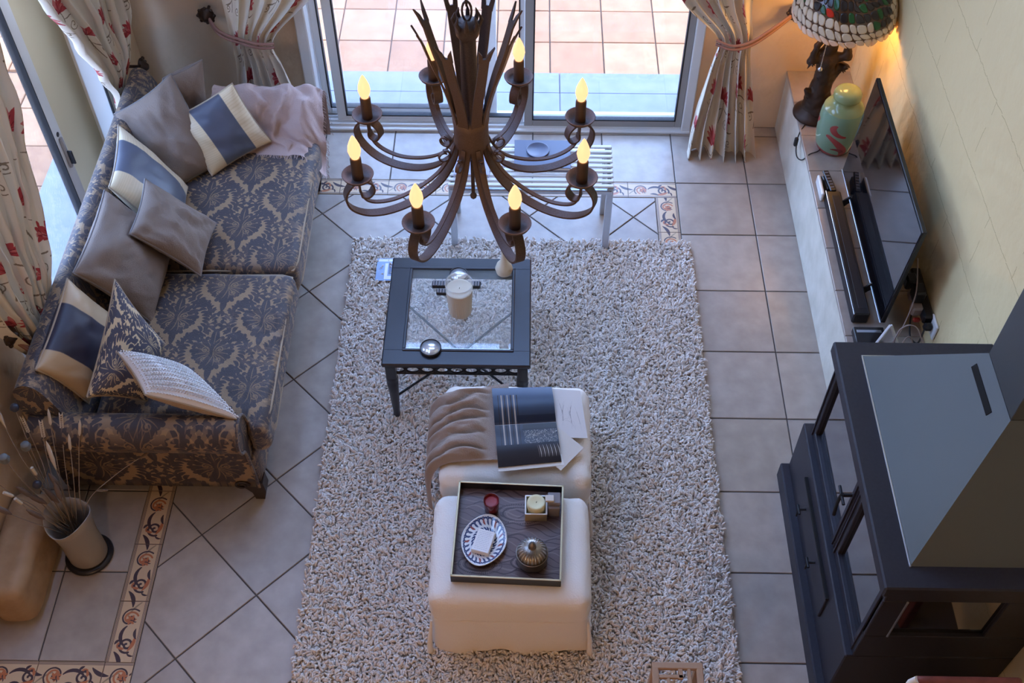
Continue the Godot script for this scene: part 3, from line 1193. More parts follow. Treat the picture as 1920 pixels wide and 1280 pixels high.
func curtains():
	added_upper_windows()
	var z := -4.97
	var r = curtain("curtain", "flowered cream curtain tied back beside the television bench", [
		[Vector3(0.22, 2.4, z), Vector3(1.25, 2.4, z), 0.035], [Vector3(0.42, 1.8, z), Vector3(1.22, 1.8, z), 0.03],
		[Vector3(0.62, 1.25, z), Vector3(1.17, 1.25, z), 0.028], [Vector3(0.80, 0.95, z), Vector3(1.15, 0.95, z), 0.024],
		[Vector3(0.99, 0.77, z + 0.03), Vector3(1.175, 0.77, z + 0.03), 0.018], [Vector3(0.985, 0.62, z + 0.03), Vector3(1.185, 0.62, z + 0.03), 0.022],
		[Vector3(0.94, 0.30, z + 0.04), Vector3(1.25, 0.3, z + 0.06), 0.04], [Vector3(0.915, 0.0, z + 0.08), Vector3(1.30, 0.0, z + 0.13), 0.05]], 6, Vector3(0, 0, 1), 1.5)
	tieback(r[0], Vector3(1.405, 0.84, -5.05), Vector3(0, 0, -1), [Vector3(1.28, 0.80, -4.96), Vector3(1.17, 0.755, -4.905), Vector3(1.07, 0.745, -4.88), Vector3(0.985, 0.765, -4.9)])
	r = curtain("curtain", "flowered curtain gathered behind the far arm of the sofa", [
		[Vector3(-1.55, 2.4, z), Vector3(-0.5, 2.4, z), 0.035], [Vector3(-1.55, 1.8, z), Vector3(-0.68, 1.8, z), 0.03],
		[Vector3(-1.56, 1.25, z), Vector3(-0.9, 1.25, z), 0.028], [Vector3(-1.56, 0.94, z), Vector3(-1.12, 0.94, z), 0.024],
		[Vector3(-1.555, 0.73, z + 0.03), Vector3(-1.34, 0.72, z + 0.03), 0.018], [Vector3(-1.56, 0.55, z + 0.03), Vector3(-1.32, 0.55, z + 0.03), 0.022],
		[Vector3(-1.6, 0.3, z + 0.03), Vector3(-1.26, 0.3, z + 0.04), 0.03], [Vector3(-1.62, 0.0, z + 0.04), Vector3(-1.24, 0.0, z + 0.06), 0.03]], 6, Vector3(0, 0, 1), 1.5, 2.0)
	tieback(r[0], Vector3(-1.70, 0.79, -5.05), Vector3(0, 0, -1), [Vector3(-1.62, 0.765, -4.94), Vector3(-1.5, 0.74, -4.9), Vector3(-1.4, 0.72, -4.89), Vector3(-1.335, 0.71, -4.91)])
	var x := -2.04
	r = curtain("curtain", "flowered curtain swept back to the dark rosette in the far left corner", [
		[Vector3(x, 2.4, -3.74), Vector3(x, 2.4, -4.9), 0.035], [Vector3(x, 1.65, -3.98), Vector3(x, 1.65, -4.9), 0.03],
		[Vector3(x, 1.15, -4.22), Vector3(x, 1.15, -4.88), 0.03], [Vector3(x, 0.88, -4.36), Vector3(x, 0.88, -4.80), 0.025],
		[Vector3(x - 0.03, 0.70, -4.46), Vector3(x - 0.03, 0.70, -4.66), 0.016], [Vector3(x - 0.055, 0.5, -4.46), Vector3(x - 0.055, 0.5, -4.68), 0.014],
		[Vector3(x - 0.06, 0.0, -4.4), Vector3(x - 0.06, 0.0, -4.75), 0.014]], 6, Vector3(1, 0, 0), 1.5, 1.0)
	tieback(r[0], Vector3(-2.0, 0.70, -4.72), Vector3(-1, 0, 0), [Vector3(-2.0, 0.69, -4.66), Vector3(-1.98, 0.67, -4.56), Vector3(-2.0, 0.66, -4.46)])
	r = curtain("curtain", "flowered curtain at the near end of the sofa, held by a spiral rosette", [
		[Vector3(x, 2.4, -3.68), Vector3(x, 2.4, -2.6), 0.035], [Vector3(x, 1.55, -3.52), Vector3(x, 1.55, -2.66), 0.03],
		[Vector3(x, 1.05, -3.34), Vector3(x, 1.05, -2.72), 0.03], [Vector3(x, 0.82, -3.23), Vector3(x, 0.82, -2.78), 0.025],
		[Vector3(x, 0.66, -3.12), Vector3(x, 0.66, -2.84), 0.02], [Vector3(x - 0.03, 0.55, -3.07), Vector3(x - 0.03, 0.55, -2.86), 0.016],
		[Vector3(x - 0.06, 0.0, -3.1), Vector3(x - 0.06, 0.0, -2.84), 0.014]], 9, Vector3(1, 0, 0), 1.5, 4.0)
	tieback(r[0], Vector3(-2.07, 0.837, -2.812), Vector3(-1, 0, 0), [Vector3(-2.0, 0.7, -2.84), Vector3(-1.97, 0.64, -2.93), Vector3(-1.99, 0.62, -3.08)])


func bench_wall():
	var st := mb()
	span(st, Vector3(1.455, 0, -5.12), Vector3(1.80, 0.395, -2.6), 0.004)
	var b := struct(build(st, "trim_bench", "limewash"))
	var z := -5.118
	for i in 10:
		var z1 := minf(z + 0.272, -2.61)
		st = mb()
		plate(st, rect2(1.449, z + 0.001, 1.80, z1 - 0.001), 0.396, 0.412, 0.003)
		build(st, "bench_tile", "bench_tile", b)
		z = z1
	# wall socket
	var o := thing("wall_socket", "white wall socket with a black plug beside the fireplace", "socket", Vector3(1.79, 0.545, -3.16))
	st = mb()
	box(st, Vector3(1.793, 0.545, -3.16), Vector3(0.012, 0.085, 0.085), 0.004)
	build(st, "plate", "white_plastic", o)
	st = mb()
	box(st, Vector3(1.77, 0.545, -3.16), Vector3(0.04, 0.035, 0.035), 0.01)
	build(st, "plug", "black_plastic", o)


# ============================ fireplace ====================================
func fireplace():
	var o := thing("fireplace", "charcoal steel fireplace with glass doors and a tapered grey hood", "fireplace", Vector3(1.48, 0, -2.2))
	var st := mb()
	span(st, Vector3(1.152, 0.0, -2.735), Vector3(1.80, 0.10, -1.665), 0.006)
	build(st, "hearth_slab", "cast_iron", o)
	st = mb()
	span(st, Vector3(1.186, 0.10, -2.722), Vector3(1.80, 0.43, -1.69), 0.005)
	build(st, "lower_body", "cast_iron", o)
	# ash drawer with two T-shaped knobs
	st = mb()
	span(st, Vector3(1.176, 0.19, -2.49), Vector3(1.19, 0.345, -1.955), 0.003)
	var dr := build(st, "ash_drawer", "cast_iron", o)
	st = mb()
	span(st, Vector3(1.172, 0.347, -2.50), Vector3(1.19, 0.357, -1.95), 0.002)
	build(st, "drawer_gap", "slot", dr)
	for z in [-2.386, -2.143]:
		st = mb()
		tube(st, [Vector3(1.18, 0.285, z), Vector3(1.148, 0.285, z)], 0.005, 8)
		tube(st, [Vector3(1.146, 0.285, z - 0.022), Vector3(1.146, 0.285, z + 0.022)], 0.0055, 8)
		tube(st, [Vector3(1.146, 0.285, z), Vector3(1.146, 0.235, z)], 0.0045, 8)
		build(st, "knob", "black_iron", dr)
	# firebox: back, sides and top keep the dark inside closed
	st = mb()
	span(st, Vector3(1.26, 0.43, -2.70), Vector3(1.80, 0.92, -2.66), 0.003)
	span(st, Vector3(1.76, 0.43, -2.66), Vector3(1.80, 0.92, -1.73), 0.003)
	span(st, Vector3(1.262, 0.43, -2.66), Vector3(1.27, 0.92, -1.72), 0.0)
	# near side with its window opening
	span(st, Vector3(1.212, 0.43, -1.73), Vector3(1.80, 0.60, -1.692), 0.003)
	span(st, Vector3(1.212, 0.87, -1.73), Vector3(1.80, 0.925, -1.692), 0.003)
	span(st, Vector3(1.212, 0.60, -1.73), Vector3(1.295, 0.87, -1.692), 0.003)
	span(st, Vector3(1.63, 0.60, -1.73), Vector3(1.80, 0.87, -1.692), 0.003)
	build(st, "firebox", "cast_iron", o)
	st = mb()
	span(st, Vector3(1.29, 0.595, -1.716), Vector3(1.635, 0.875, -1.708), 0.0)
	build(st, "side_glass", "fire_glass", o)
	st = mb()
	span(st, Vector3(1.290, 0.60, -1.694), Vector3(1.297, 0.87, -1.688), 0.001)
	build(st, "side_glass_bead", "steel", o)
	# two glazed doors
	var zs := [-2.672, -2.128, -2.122, -1.70]
	for k in 2:
		var z0: float = zs[k * 2]
		var z1: float = zs[k * 2 + 1]
		st = mb()
		span(st, Vector3(1.212, 0.432, z0), Vector3(1.245, 0.475, z1), 0.003)
		span(st, Vector3(1.212, 0.885, z0), Vector3(1.245, 0.922, z1), 0.003)
		span(st, Vector3(1.212, 0.475, z0), Vector3(1.245, 0.885, z0 + 0.042), 0.003)
		span(st, Vector3(1.212, 0.475, z1 - 0.042), Vector3(1.245, 0.885, z1), 0.003)
		var dr2 := build(st, "door", "cast_iron", o)
		for zb in [z0 + 0.012, z1 - 0.02]:
			st = mb()
			span(st, Vector3(1.206, 0.44, zb), Vector3(1.213, 0.92, zb + 0.008), 0.001)
			build(st, "door_bead", "cast_iron", dr2)
		st = mb()
		span(st, Vector3(1.228, 0.47, z0 + 0.04), Vector3(1.234, 0.89, z1 - 0.04), 0.0)
		build(st, "door_glass", "fire_glass", dr2)
		if k == 0:
			st = mb()
			tube(st, [Vector3(1.212, 0.79, -2.15), Vector3(1.168, 0.79, -2.15)], 0.007, 8)
			tube(st, smooth([Vector3(1.168, 0.80, -2.15), Vector3(1.163, 0.74, -2.148), Vector3(1.168, 0.66, -2.145)], 4), 0.007, 8)
			tube(st, [Vector3(1.168, 0.79, -2.19), Vector3(1.168, 0.79, -2.11)], 0.006, 8)
			build(st, "handle", "black_iron", dr2)
	# mantel slab
	st = mb()
	span(st, Vector3(1.188, 0.922, -2.718), Vector3(1.80, 0.982, -1.682), 0.006)
	build(st, "mantel_slab", "cast_iron", o)
	# hood
	st = mb()
	var rings := [PackedVector3Array([Vector3(1.285, 0.982, -2.645), Vector3(1.80, 0.982, -2.645), Vector3(1.80, 0.982, -1.765), Vector3(1.285, 0.982, -1.765)]),
		PackedVector3Array([Vector3(1.548, 1.40, -2.335), Vector3(1.80, 1.40, -2.335), Vector3(1.80, 1.40, -2.062), Vector3(1.548, 1.40, -2.062)])]
	loft(st, rings, true, -1)
	build(st, "hood", "hood_paint", o)
	st = mb()
	span(st, Vector3(1.548, 1.402, -2.335), Vector3(1.80, 5.4, -2.062), 0.002)
	build(st, "flue_casing", "hood_paint", o)
	st = mb()
	span(st, Vector3(1.281, 0.982, -2.648), Vector3(1.287, 0.987, -1.762), 0.001)
	span(st, Vector3(1.281, 0.982, -2.648), Vector3(1.80, 0.987, -2.643), 0.001)
	build(st, "hood_edge", "steel", o)
	st = mb()
	var d := Vector3(1.548 - 1.285, 1.40 - 0.982, 0).normalized()
	var nn := Vector3(-d.y, d.x, 0)
	var m := Vector3(1.285, 0.982, -2.225) + d * 0.43
	box(st, Vector3.ZERO, Vector3(0.024, 0.003, 0.20), 0.001, Transform3D(Basis(d, nn, Vector3(0, 0, 1)), m + nn * 0.001))
	build(st, "air_slot", "slot", o)


# ============================ rug ==========================================
func rug():
	var x0 := -0.905
	var x1 := 0.88
	var z0 := -4.16
	var z1 := -1.25
	var o := thing("rug", "thick off-white shaggy wool rug under the coffee table and ottomans", "rug", Vector3(0, 0, -2.7))
	var st := mb()
	span(st, Vector3(x0, 0.0005, z0), Vector3(x1, 0.012, z1), 0.004)
	build(st, "backing", "rug_back", o)
	# one curled lock of wool
	st = mb()
	var rings := []
	var pts := [Vector3(0, 0, 0), Vector3(0.001, 0.012, 0), Vector3(0.006, 0.021, 0.001), Vector3(0.013, 0.025, 0.002), Vector3(0.019, 0.022, 0.002)]
	for i in 5:
		var r: float = [0.0045, 0.0055, 0.006, 0.005, 0.0018][i]
		var dd: Vector3 = (pts[mini(i + 1, 4)] - pts[maxi(i - 1, 0)]).normalized()
		rings.append(circle(pts[i], Vector3(0, 0, 1), dd.cross(Vector3(0, 0, 1)), r, 4))
	loft(st, rings, false, 0)
	st.generate_normals()
	var lock := st.commit()
	var mm := MultiMesh.new()
	mm.transform_format = MultiMesh.TRANSFORM_3D
	mm.use_colors = true
	mm.mesh = lock
	var sp := 0.0086
	var nx := int((x1 - x0) / sp)
	var nz := int((z1 - z0) / sp)
	mm.instance_count = nx * nz
	var flow := fbm(5, 6.0, 2)
	var clump := fbm(6, 32.0, 2)
	var k := 0
	for i in nx:
		for j in nz:
			var p := Vector3(x0 + (i + 0.5 + rng.randf_range(-0.45, 0.45)) * sp, 0.010, z0 + (j + 0.5 + rng.randf_range(-0.45, 0.45)) * sp)
			var yaw := flow.get_noise_2d(p.x, p.z) * 6.0 + rng.randf_range(-0.8, 0.8)
			var s := rng.randf_range(0.70, 1.0)
			var lift := 1.0 + 0.75 * clump.get_noise_2d(p.x, p.z)
			yaw += 2.5 * clump.get_noise_2d(p.z + 5.0, p.x)
			var b := Basis(Vector3.UP, yaw).rotated(Vector3(sin(yaw * 1.7), 0, cos(yaw * 1.7)), rng.randf_range(-0.35, 0.35)).scaled(Vector3(s, s * lift * rng.randf_range(0.85, 1.15), s))
			mm.set_instance_transform(k, Transform3D(b, p - o.position))
			var v := rng.randf_range(0.76, 0.86)
			mm.set_instance_color(k, Color(v, v * 0.925, v * 0.86))
			k += 1
	var mi := MultiMeshInstance3D.new()
	mi.name = "pile"
	mi.multimesh = mm
	mi.material_override = M["wool"]
	o.add_child(mi, true)
	stuff(mi)


# ============================ sofa =========================================
func sofa():
	var o := thing("sofa", "two-seat sofa in slate and beige damask below the left windows", "sofa", Vector3(-1.55, 0, -3.58))
	var st := mb()
	softbox(st, Vector3(-1.565, 0.205, -3.59), Vector3(0.87, 0.23, 2.03), 0.03, 8)
	build(st, "base", "damask", o)
	# back, drawn along z
	st = mb()
	var prof := PackedVector2Array()
	for p in smooth([Vector2(-2.02, 0.1), Vector2(-2.02, 0.4), Vector2(-2.025, 0.68), Vector2(-2.01, 0.76), Vector2(-1.965, 0.79), Vector2(-1.92, 0.765), Vector2(-1.885, 0.68), Vector2(-1.83, 0.45), Vector2(-1.80, 0.1)], 4):
		prof.append(p)
	extrude(st, prof, 2.0, Transform3D(Basis(), Vector3(0, 0, -3.595)), true)
	build(st, "backrest", "damask", o)
	# rolled arms, drawn along x; local x is world z
	for s in [1.0, -1.0]:
		var z0 := -2.665 if s > 0 else -4.46
		prof = PackedVector2Array()
		for p in smooth([Vector2(0, 0.1), Vector2(0, 0.40), Vector2(0.012, 0.50), Vector2(0.035, 0.565), Vector2(0.078, 0.600), Vector2(0.13, 0.592), Vector2(0.168, 0.555), Vector2(0.175, 0.505), Vector2(0.155, 0.455), Vector2(0.115, 0.39), Vector2(0.095, 0.1)], 4):
			prof.append(Vector2(p.x * s, p.y))
		st = mb()
		extrude(st, prof, 0.85, Transform3D(Basis(Vector3(0, 0, 1), Vector3(0, 1, 0), Vector3(-1, 0, 0)), Vector3(-1.575, 0, z0)), true)
		var arm := build(st, "arm", "damask_bold", o)
		# welt round the front of the arm
		st = mb()
		var pts := []
		for p in prof:
			pts.append(Vector3(-1.148, p.y, z0 + p.x))
		tube(st, pts, 0.007, 6)
		build(st, "welt", "damask", arm)
	# loose seat cushions
	var nz := fbm(31, 5.0, 2)
	for k in 2:
		var za := -4.445 if k == 0 else -3.508
		var zb := -3.518 if k == 0 else -2.668
		var c := Vector3(-1.435, 0.385, (za + zb) / 2)
		var sz := Vector3(0.745, 0.17, zb - za)
		var push = func(p: Vector3, n: Vector3) -> Vector3:
			var q := p
			if p.y > 0:
				var e: float = (1.0 - pow(absf(p.x) / sz.x * 2, 4)) * (1.0 - pow(absf(p.z) / sz.z * 2, 4))
				q.y += 0.022 * clampf(e, 0, 1)
				if k == 1:
					# creases that run across the sat-on cushion
					var g := clampf((p.x + 0.12) / 0.25, 0, 1) * clampf(1.0 - absf(p.z - 0.05) / 0.38, 0, 1)
					var ph := sin(p.z * 36.0 + 5.0 * nz.get_noise_2d(p.x * 0.5, p.z * 0.4) + 1.5 * sin(p.x * 7.0))
					q.y -= g * 0.020 * exp(-pow(ph / 0.42, 2.0)) * (0.6 + 0.8 * nz.get_noise_2d(p.z * 0.7, 3.0))
			q += n * 0.006 * nz.get_noise_3d(p.x, p.y + k * 3.0, p.z)
			if k == 1:
				# the lip that laps round the front of the arm
				q.z += 0.055 * smoothstep(0.275, 0.30, p.x) * smoothstep(0.25, 0.40, p.z)
			return q
		st = mb()
		softbox(st, c, sz, 0.045, 56 if k == 1 else 30, push)
		var cu := build(st, "seat_cushion", "damask", o)
		for y in [0.448, 0.318]:
			st = mb()
			var pts := []
			var hx: float = sz.x / 2 - 0.003
			var hz: float = sz.z / 2 - 0.003
			for q in [[-1, -1], [1, -1], [1, 1], [-1, 1], [-1, -1]]:
				if pts.size():
					var a: Vector3 = pts[pts.size() - 1]
					var b: Vector3 = c + Vector3(q[0] * hx, y - c.y, q[1] * hz)
					for i in range(1, 12):
						pts.append(a.lerp(b, i / 12.0))
				var v: Vector3 = c + Vector3(q[0] * hx, y - c.y, q[1] * hz)
				v -= Vector3(q[0], 0, q[1]) * 0.014
				pts.append(v)
			tube(st, pts, 0.0055, 6)
			build(st, "piping", "piping_tan", cu)
	# bracket feet with a scroll
	for q in [[-1.175, -2.60], [-1.175, -4.57], [-1.985, -2.62], [-1.985, -4.57]]:
		st = mb()
		var s: float = 1.0 if q[1] > -3.5 else -1.0
		var poly := PackedVector2Array([Vector2(-0.06, 0.13), Vector2(0.045, 0.13), Vector2(0.05, 0.06), Vector2(0.035, 0.0), Vector2(-0.005, 0.0), Vector2(-0.012, 0.05), Vector2(-0.035, 0.085), Vector2(-0.065, 0.095)])
		if q[0] < -1.5:
			for i in poly.size():
				poly[i].x *= -0.4
		extrude(st, poly, 0.06, Transform3D(Basis(), Vector3(q[0], 0, q[1])), false)
		build(st, "foot", "dark_wood", o)
	for q in [[-1.22, -2.562], [-1.22, -4.6]]:
		st = mb()
		var pts := []
		for i in 40:
			var a := i / 39.0 * TAU * 1.4
			pts.append(Vector3(q[0] + cos(a) * 0.034 * (1 - i / 52.0), 0.125 + sin(a) * 0.03 * (1 - i / 52.0), q[1]))
		tube(st, pts, 0.006, 6)
		build(st, "carved_scroll", "dark_wood", o)


# a scatter cushion spanned between four corners (in order), thick apart at the middle; front faces (c1-c0)x(c3-c0)
func cushion(called: String, label: String, cs: Array, thick: float, front, back, piping, seed_: int, crease := 0.006, group := "", parts := ["cover", "back_cover"]):
	var mid := Vector3.ZERO
	for c in cs:
		mid += c
	mid /= 4
	var n: Vector3 = (cs[2] - cs[0]).cross(cs[3] - cs[1]).normalized()
	if n.y < 0:
		n = -n
	var lo := 9.0
	for c in cs:
		lo = minf(lo, c.y)
	var o := thing(called, label, "cushion", Vector3(mid.x, lo, mid.z), group)
	var nz := fbm(seed_, 7.0, 3)
	var edge = func(u: float, v: float) -> Vector3:
		var x := u * 2 - 1
		var y := v * 2 - 1
		var uu := 0.5 + 0.5 * x * (1 - 0.07 * (1 - y * y))
		var vv := 0.5 + 0.5 * y * (1 - 0.07 * (1 - x * x))
		return cs[0].lerp(cs[1], uu).lerp(cs[3].lerp(cs[2], uu), vv)
	for side in 2:
		var sg := 1.0 if side == 0 else -1.0
		var f = func(u: float, v: float) -> Vector3:
			var uu := 0.5 - 0.5 * cos(PI * u)
			var vv := 0.5 - 0.5 * cos(PI * v)
			var x := uu * 2 - 1
			var y := vv * 2 - 1
			var e := pow(clampf((1 - x * x) * (1 - y * y), 0, 1), 0.42)
			var d := (1.0 - pow(maxf(absf(x), absf(y)), 6.0))
			var w := nz.get_noise_3d(x * 0.18, y * 0.18, side * 5.0) * crease * 2.2 + absf(nz.get_noise_3d(x * 0.5 + 9, y * 0.2, side * 7.0)) * -crease * 1.6
			return edge.call(uu, vv) + n * sg * (thick * 0.5 * e + w * d)
		var st := mb()
		sheet(st, 26, 26, f, Vector2.ONE, side == 1)
		build(st, parts[side], front if side == 0 else back, o)
	if piping != null:
		var st := mb()
		var pts := []
		for k in 4:
			for i in 14:
				var t := i / 14.0
				var uv: Vector2 = [Vector2(t, 0), Vector2(1, t), Vector2(1 - t, 1), Vector2(0, 1 - t)][k]
				pts.append(edge.call(uv.x, uv.y))
		pts.append(pts[0])
		tube(st, pts, 0.0048, 6)
		build(st, "piping", piping, o)
	return [o, n, edge]


func cushions():
	cushion("cushion", "taupe cushion propped up in the far back corner of the sofa", [Vector3(-1.86, 0.60, -4.36), Vector3(-1.76, 0.90, -4.37), Vector3(-1.60, 0.90, -4.52), Vector3(-1.64, 0.55, -4.52)], 0.14, "taupe", "taupe", "piping_grey", 3)
	cushion("cushion", "large taupe cushion turned across the far corner, behind the striped pair", [Vector3(-1.99, 0.80, -4.22), Vector3(-1.72, 0.92, -4.38), Vector3(-1.52, 0.50, -4.20), Vector3(-1.74, 0.48, -4.02)], 0.16, "taupe", "taupe", "piping_grey", 4, 0.013)
	cushion("cushion", "satin cushion with a slate stripe leaning on the far arm", [Vector3(-1.74, 0.74, -4.26), Vector3(-1.44, 0.85, -4.40), Vector3(-1.30, 0.51, -4.37), Vector3(-1.56, 0.50, -4.12)], 0.15, "satin_stripe", "satin_stripe", "piping_tan", 5)
	cushion("cushion", "satin cushion with a slate stripe lying against the middle of the sofa back", [Vector3(-1.88, 0.82, -3.69), Vector3(-1.94, 0.82, -4.12), Vector3(-1.67, 0.49, -4.05), Vector3(-1.61, 0.49, -3.62)], 0.15, "satin_stripe", "satin_stripe", "piping_tan", 6)
	cushion("cushion", "biggest taupe cushion leaning on the sofa back, under the smaller one", [Vector3(-1.89, 0.85, -3.14), Vector3(-1.88, 0.85, -3.64), Vector3(-1.66, 0.48, -3.67), Vector3(-1.66, 0.48, -3.18)], 0.19, "taupe", "taupe", "piping_grey", 7, 0.014)
	cushion("cushion", "small taupe cushion with pointed corners resting on the biggest one", [Vector3(-1.74, 0.80, -3.77), Vector3(-1.73, 0.80, -3.42), Vector3(-1.48, 0.52, -3.43), Vector3(-1.47, 0.52, -3.77)], 0.13, "taupe", "taupe", "piping_grey", 8, 0.014)
	cushion("cushion", "gold satin cushion with a navy band at the near end of the sofa back", [Vector3(-1.93, 0.80, -2.67), Vector3(-1.90, 0.86, -3.10), Vector3(-1.78, 0.55, -3.14), Vector3(-1.82, 0.50, -2.72)], 0.15, "satin_stripe_navy", "satin_stripe_navy", "piping_tan", 9)
	cushion("cushion", "damask cushion with a plain taupe reverse, standing on edge", [Vector3(-1.76, 0.66, -2.64), Vector3(-1.69, 0.88, -3.08), Vector3(-1.52, 0.62, -2.95), Vector3(-1.58, 0.50, -2.74)], 0.15, "damask_face", "tan_cloth", "piping_tan", 10, 0.004, "", ["cover", "plain_reverse"])
	var r = cushion("cushion", "white chunky knit cushion slumped on the near arm", [Vector3(-1.63, 0.79, -2.77), Vector3(-1.41, 0.61, -2.82), Vector3(-1.15, 0.60, -2.58), Vector3(-1.49, 0.75, -2.59)], 0.13, "knit", "tan_cloth", "piping_tan", 12, 0.005, "", ["cover", "plain_reverse"])
	# raised knitting on the white cushion
	var edge: Callable = r[2]
	var n: Vector3 = r[1]
	var st := mb()
	for i in 30:
		for j in 22:
			var uu := (i + 0.5) / 30.0
			var vv := (j + 0.5) / 22.0
			var x := uu * 2 - 1
			var y := vv * 2 - 1
			var e := pow(clampf((1 - x * x) * (1 - y * y), 0, 1), 0.42)
			var p: Vector3 = edge.call(uu, vv) + n * (0.065 * e + 0.002)
			var q: Vector3 = edge.call(minf(uu + 0.02, 1), minf(vv + (0.018 if j % 2 else -0.018), 1)) + n * (0.065 * e + 0.004)
			tube(st, [p, (p + q) * 0.5 + n * 0.004, q], [0.0022, 0.0042, 0.0022], 5)
	stuff(build(st, "knit_stitches", "knit", r[0]))
	throw_on_arm()


func throw_on_arm():
	var o := thing("throw", "rose-beige fringed throw draped over the far arm of the sofa", "throw", Vector3(-1.3, 0.47, -4.5))
	var nz := fbm(77, 2.6, 3)
	# path over the arm in (z, y): outside, over the roll, down to the seat
	var path := [Vector2(-4.655, 0.30), Vector2(-4.66, 0.52), Vector2(-4.64, 0.63), Vector2(-4.57, 0.665), Vector2(-4.49, 0.645), Vector2(-4.445, 0.58), Vector2(-4.415, 0.52), Vector2(-4.37, 0.492), Vector2(-4.30, 0.486)]
	var f = func(u: float, v: float) -> Vector3:
		var t := v * (path.size() - 1.0)
		var i := mini(int(t), path.size() - 2)
		var p: Vector2 = path[i].cubic_interpolate(path[i + 1], path[maxi(i - 1, 0)], path[mini(i + 2, path.size() - 1)], t - i)
		var x := lerpf(-1.60, -1.045, u) + 0.03 * (v - 0.5)
		var fold := sin(u * 21.0 + 2.5 * nz.get_noise_2d(u * 0.6, v * 0.9) * 2.0 + v * 2.2)
		var amp := 0.016 + 0.008 * nz.get_noise_2d(u * 2.0, v * 2.0)
		var droop := smoothstep(0.80, 1.0, u)
		var q := Vector3(x, p.y - droop * 0.16 * smoothstep(0.1, 0.6, v), p.x - droop * 0.02)
		var nn := Vector3(0, 1, 0).lerp(Vector3(0, 0.3, 1), clampf(absf(v - 0.35) * 2.0, 0, 1)).normalized()
		q += nn * (amp * (fold + 1.0) * (1.0 - 0.5 * smoothstep(0.85, 1.0, v)) + 0.006)
		q.x += 0.018 * fold * 0.5
		return q
	var st := mb()
	sheet(st, 60, 44, f)
	build(st, "cloth", "throw_rose", o)
	st = mb()
	for i in 70:
		var p: Vector3 = f.call((i + 0.5) / 70.0, 1.0)
		var d := Vector3(rng.randf_range(-0.012, 0.012), -0.004, rng.randf_range(0.015, 0.03))
		tube(st, [p, p + d * 0.5 + Vector3(0, 0.003, 0), p + d], 0.0016, 4)
	for i in 50:
		var p: Vector3 = f.call(1.0, (i + 0.5) / 50.0)
		var d := Vector3(rng.randf_range(0.004, 0.014), -rng.randf_range(0.012, 0.022), rng.randf_range(-0.006, 0.01))
		tube(st, [p, p + d * 0.5 + Vector3(0.004, 0, 0), p + d], 0.0016, 4)
	stuff(build(st, "fringe", "throw_rose", o))


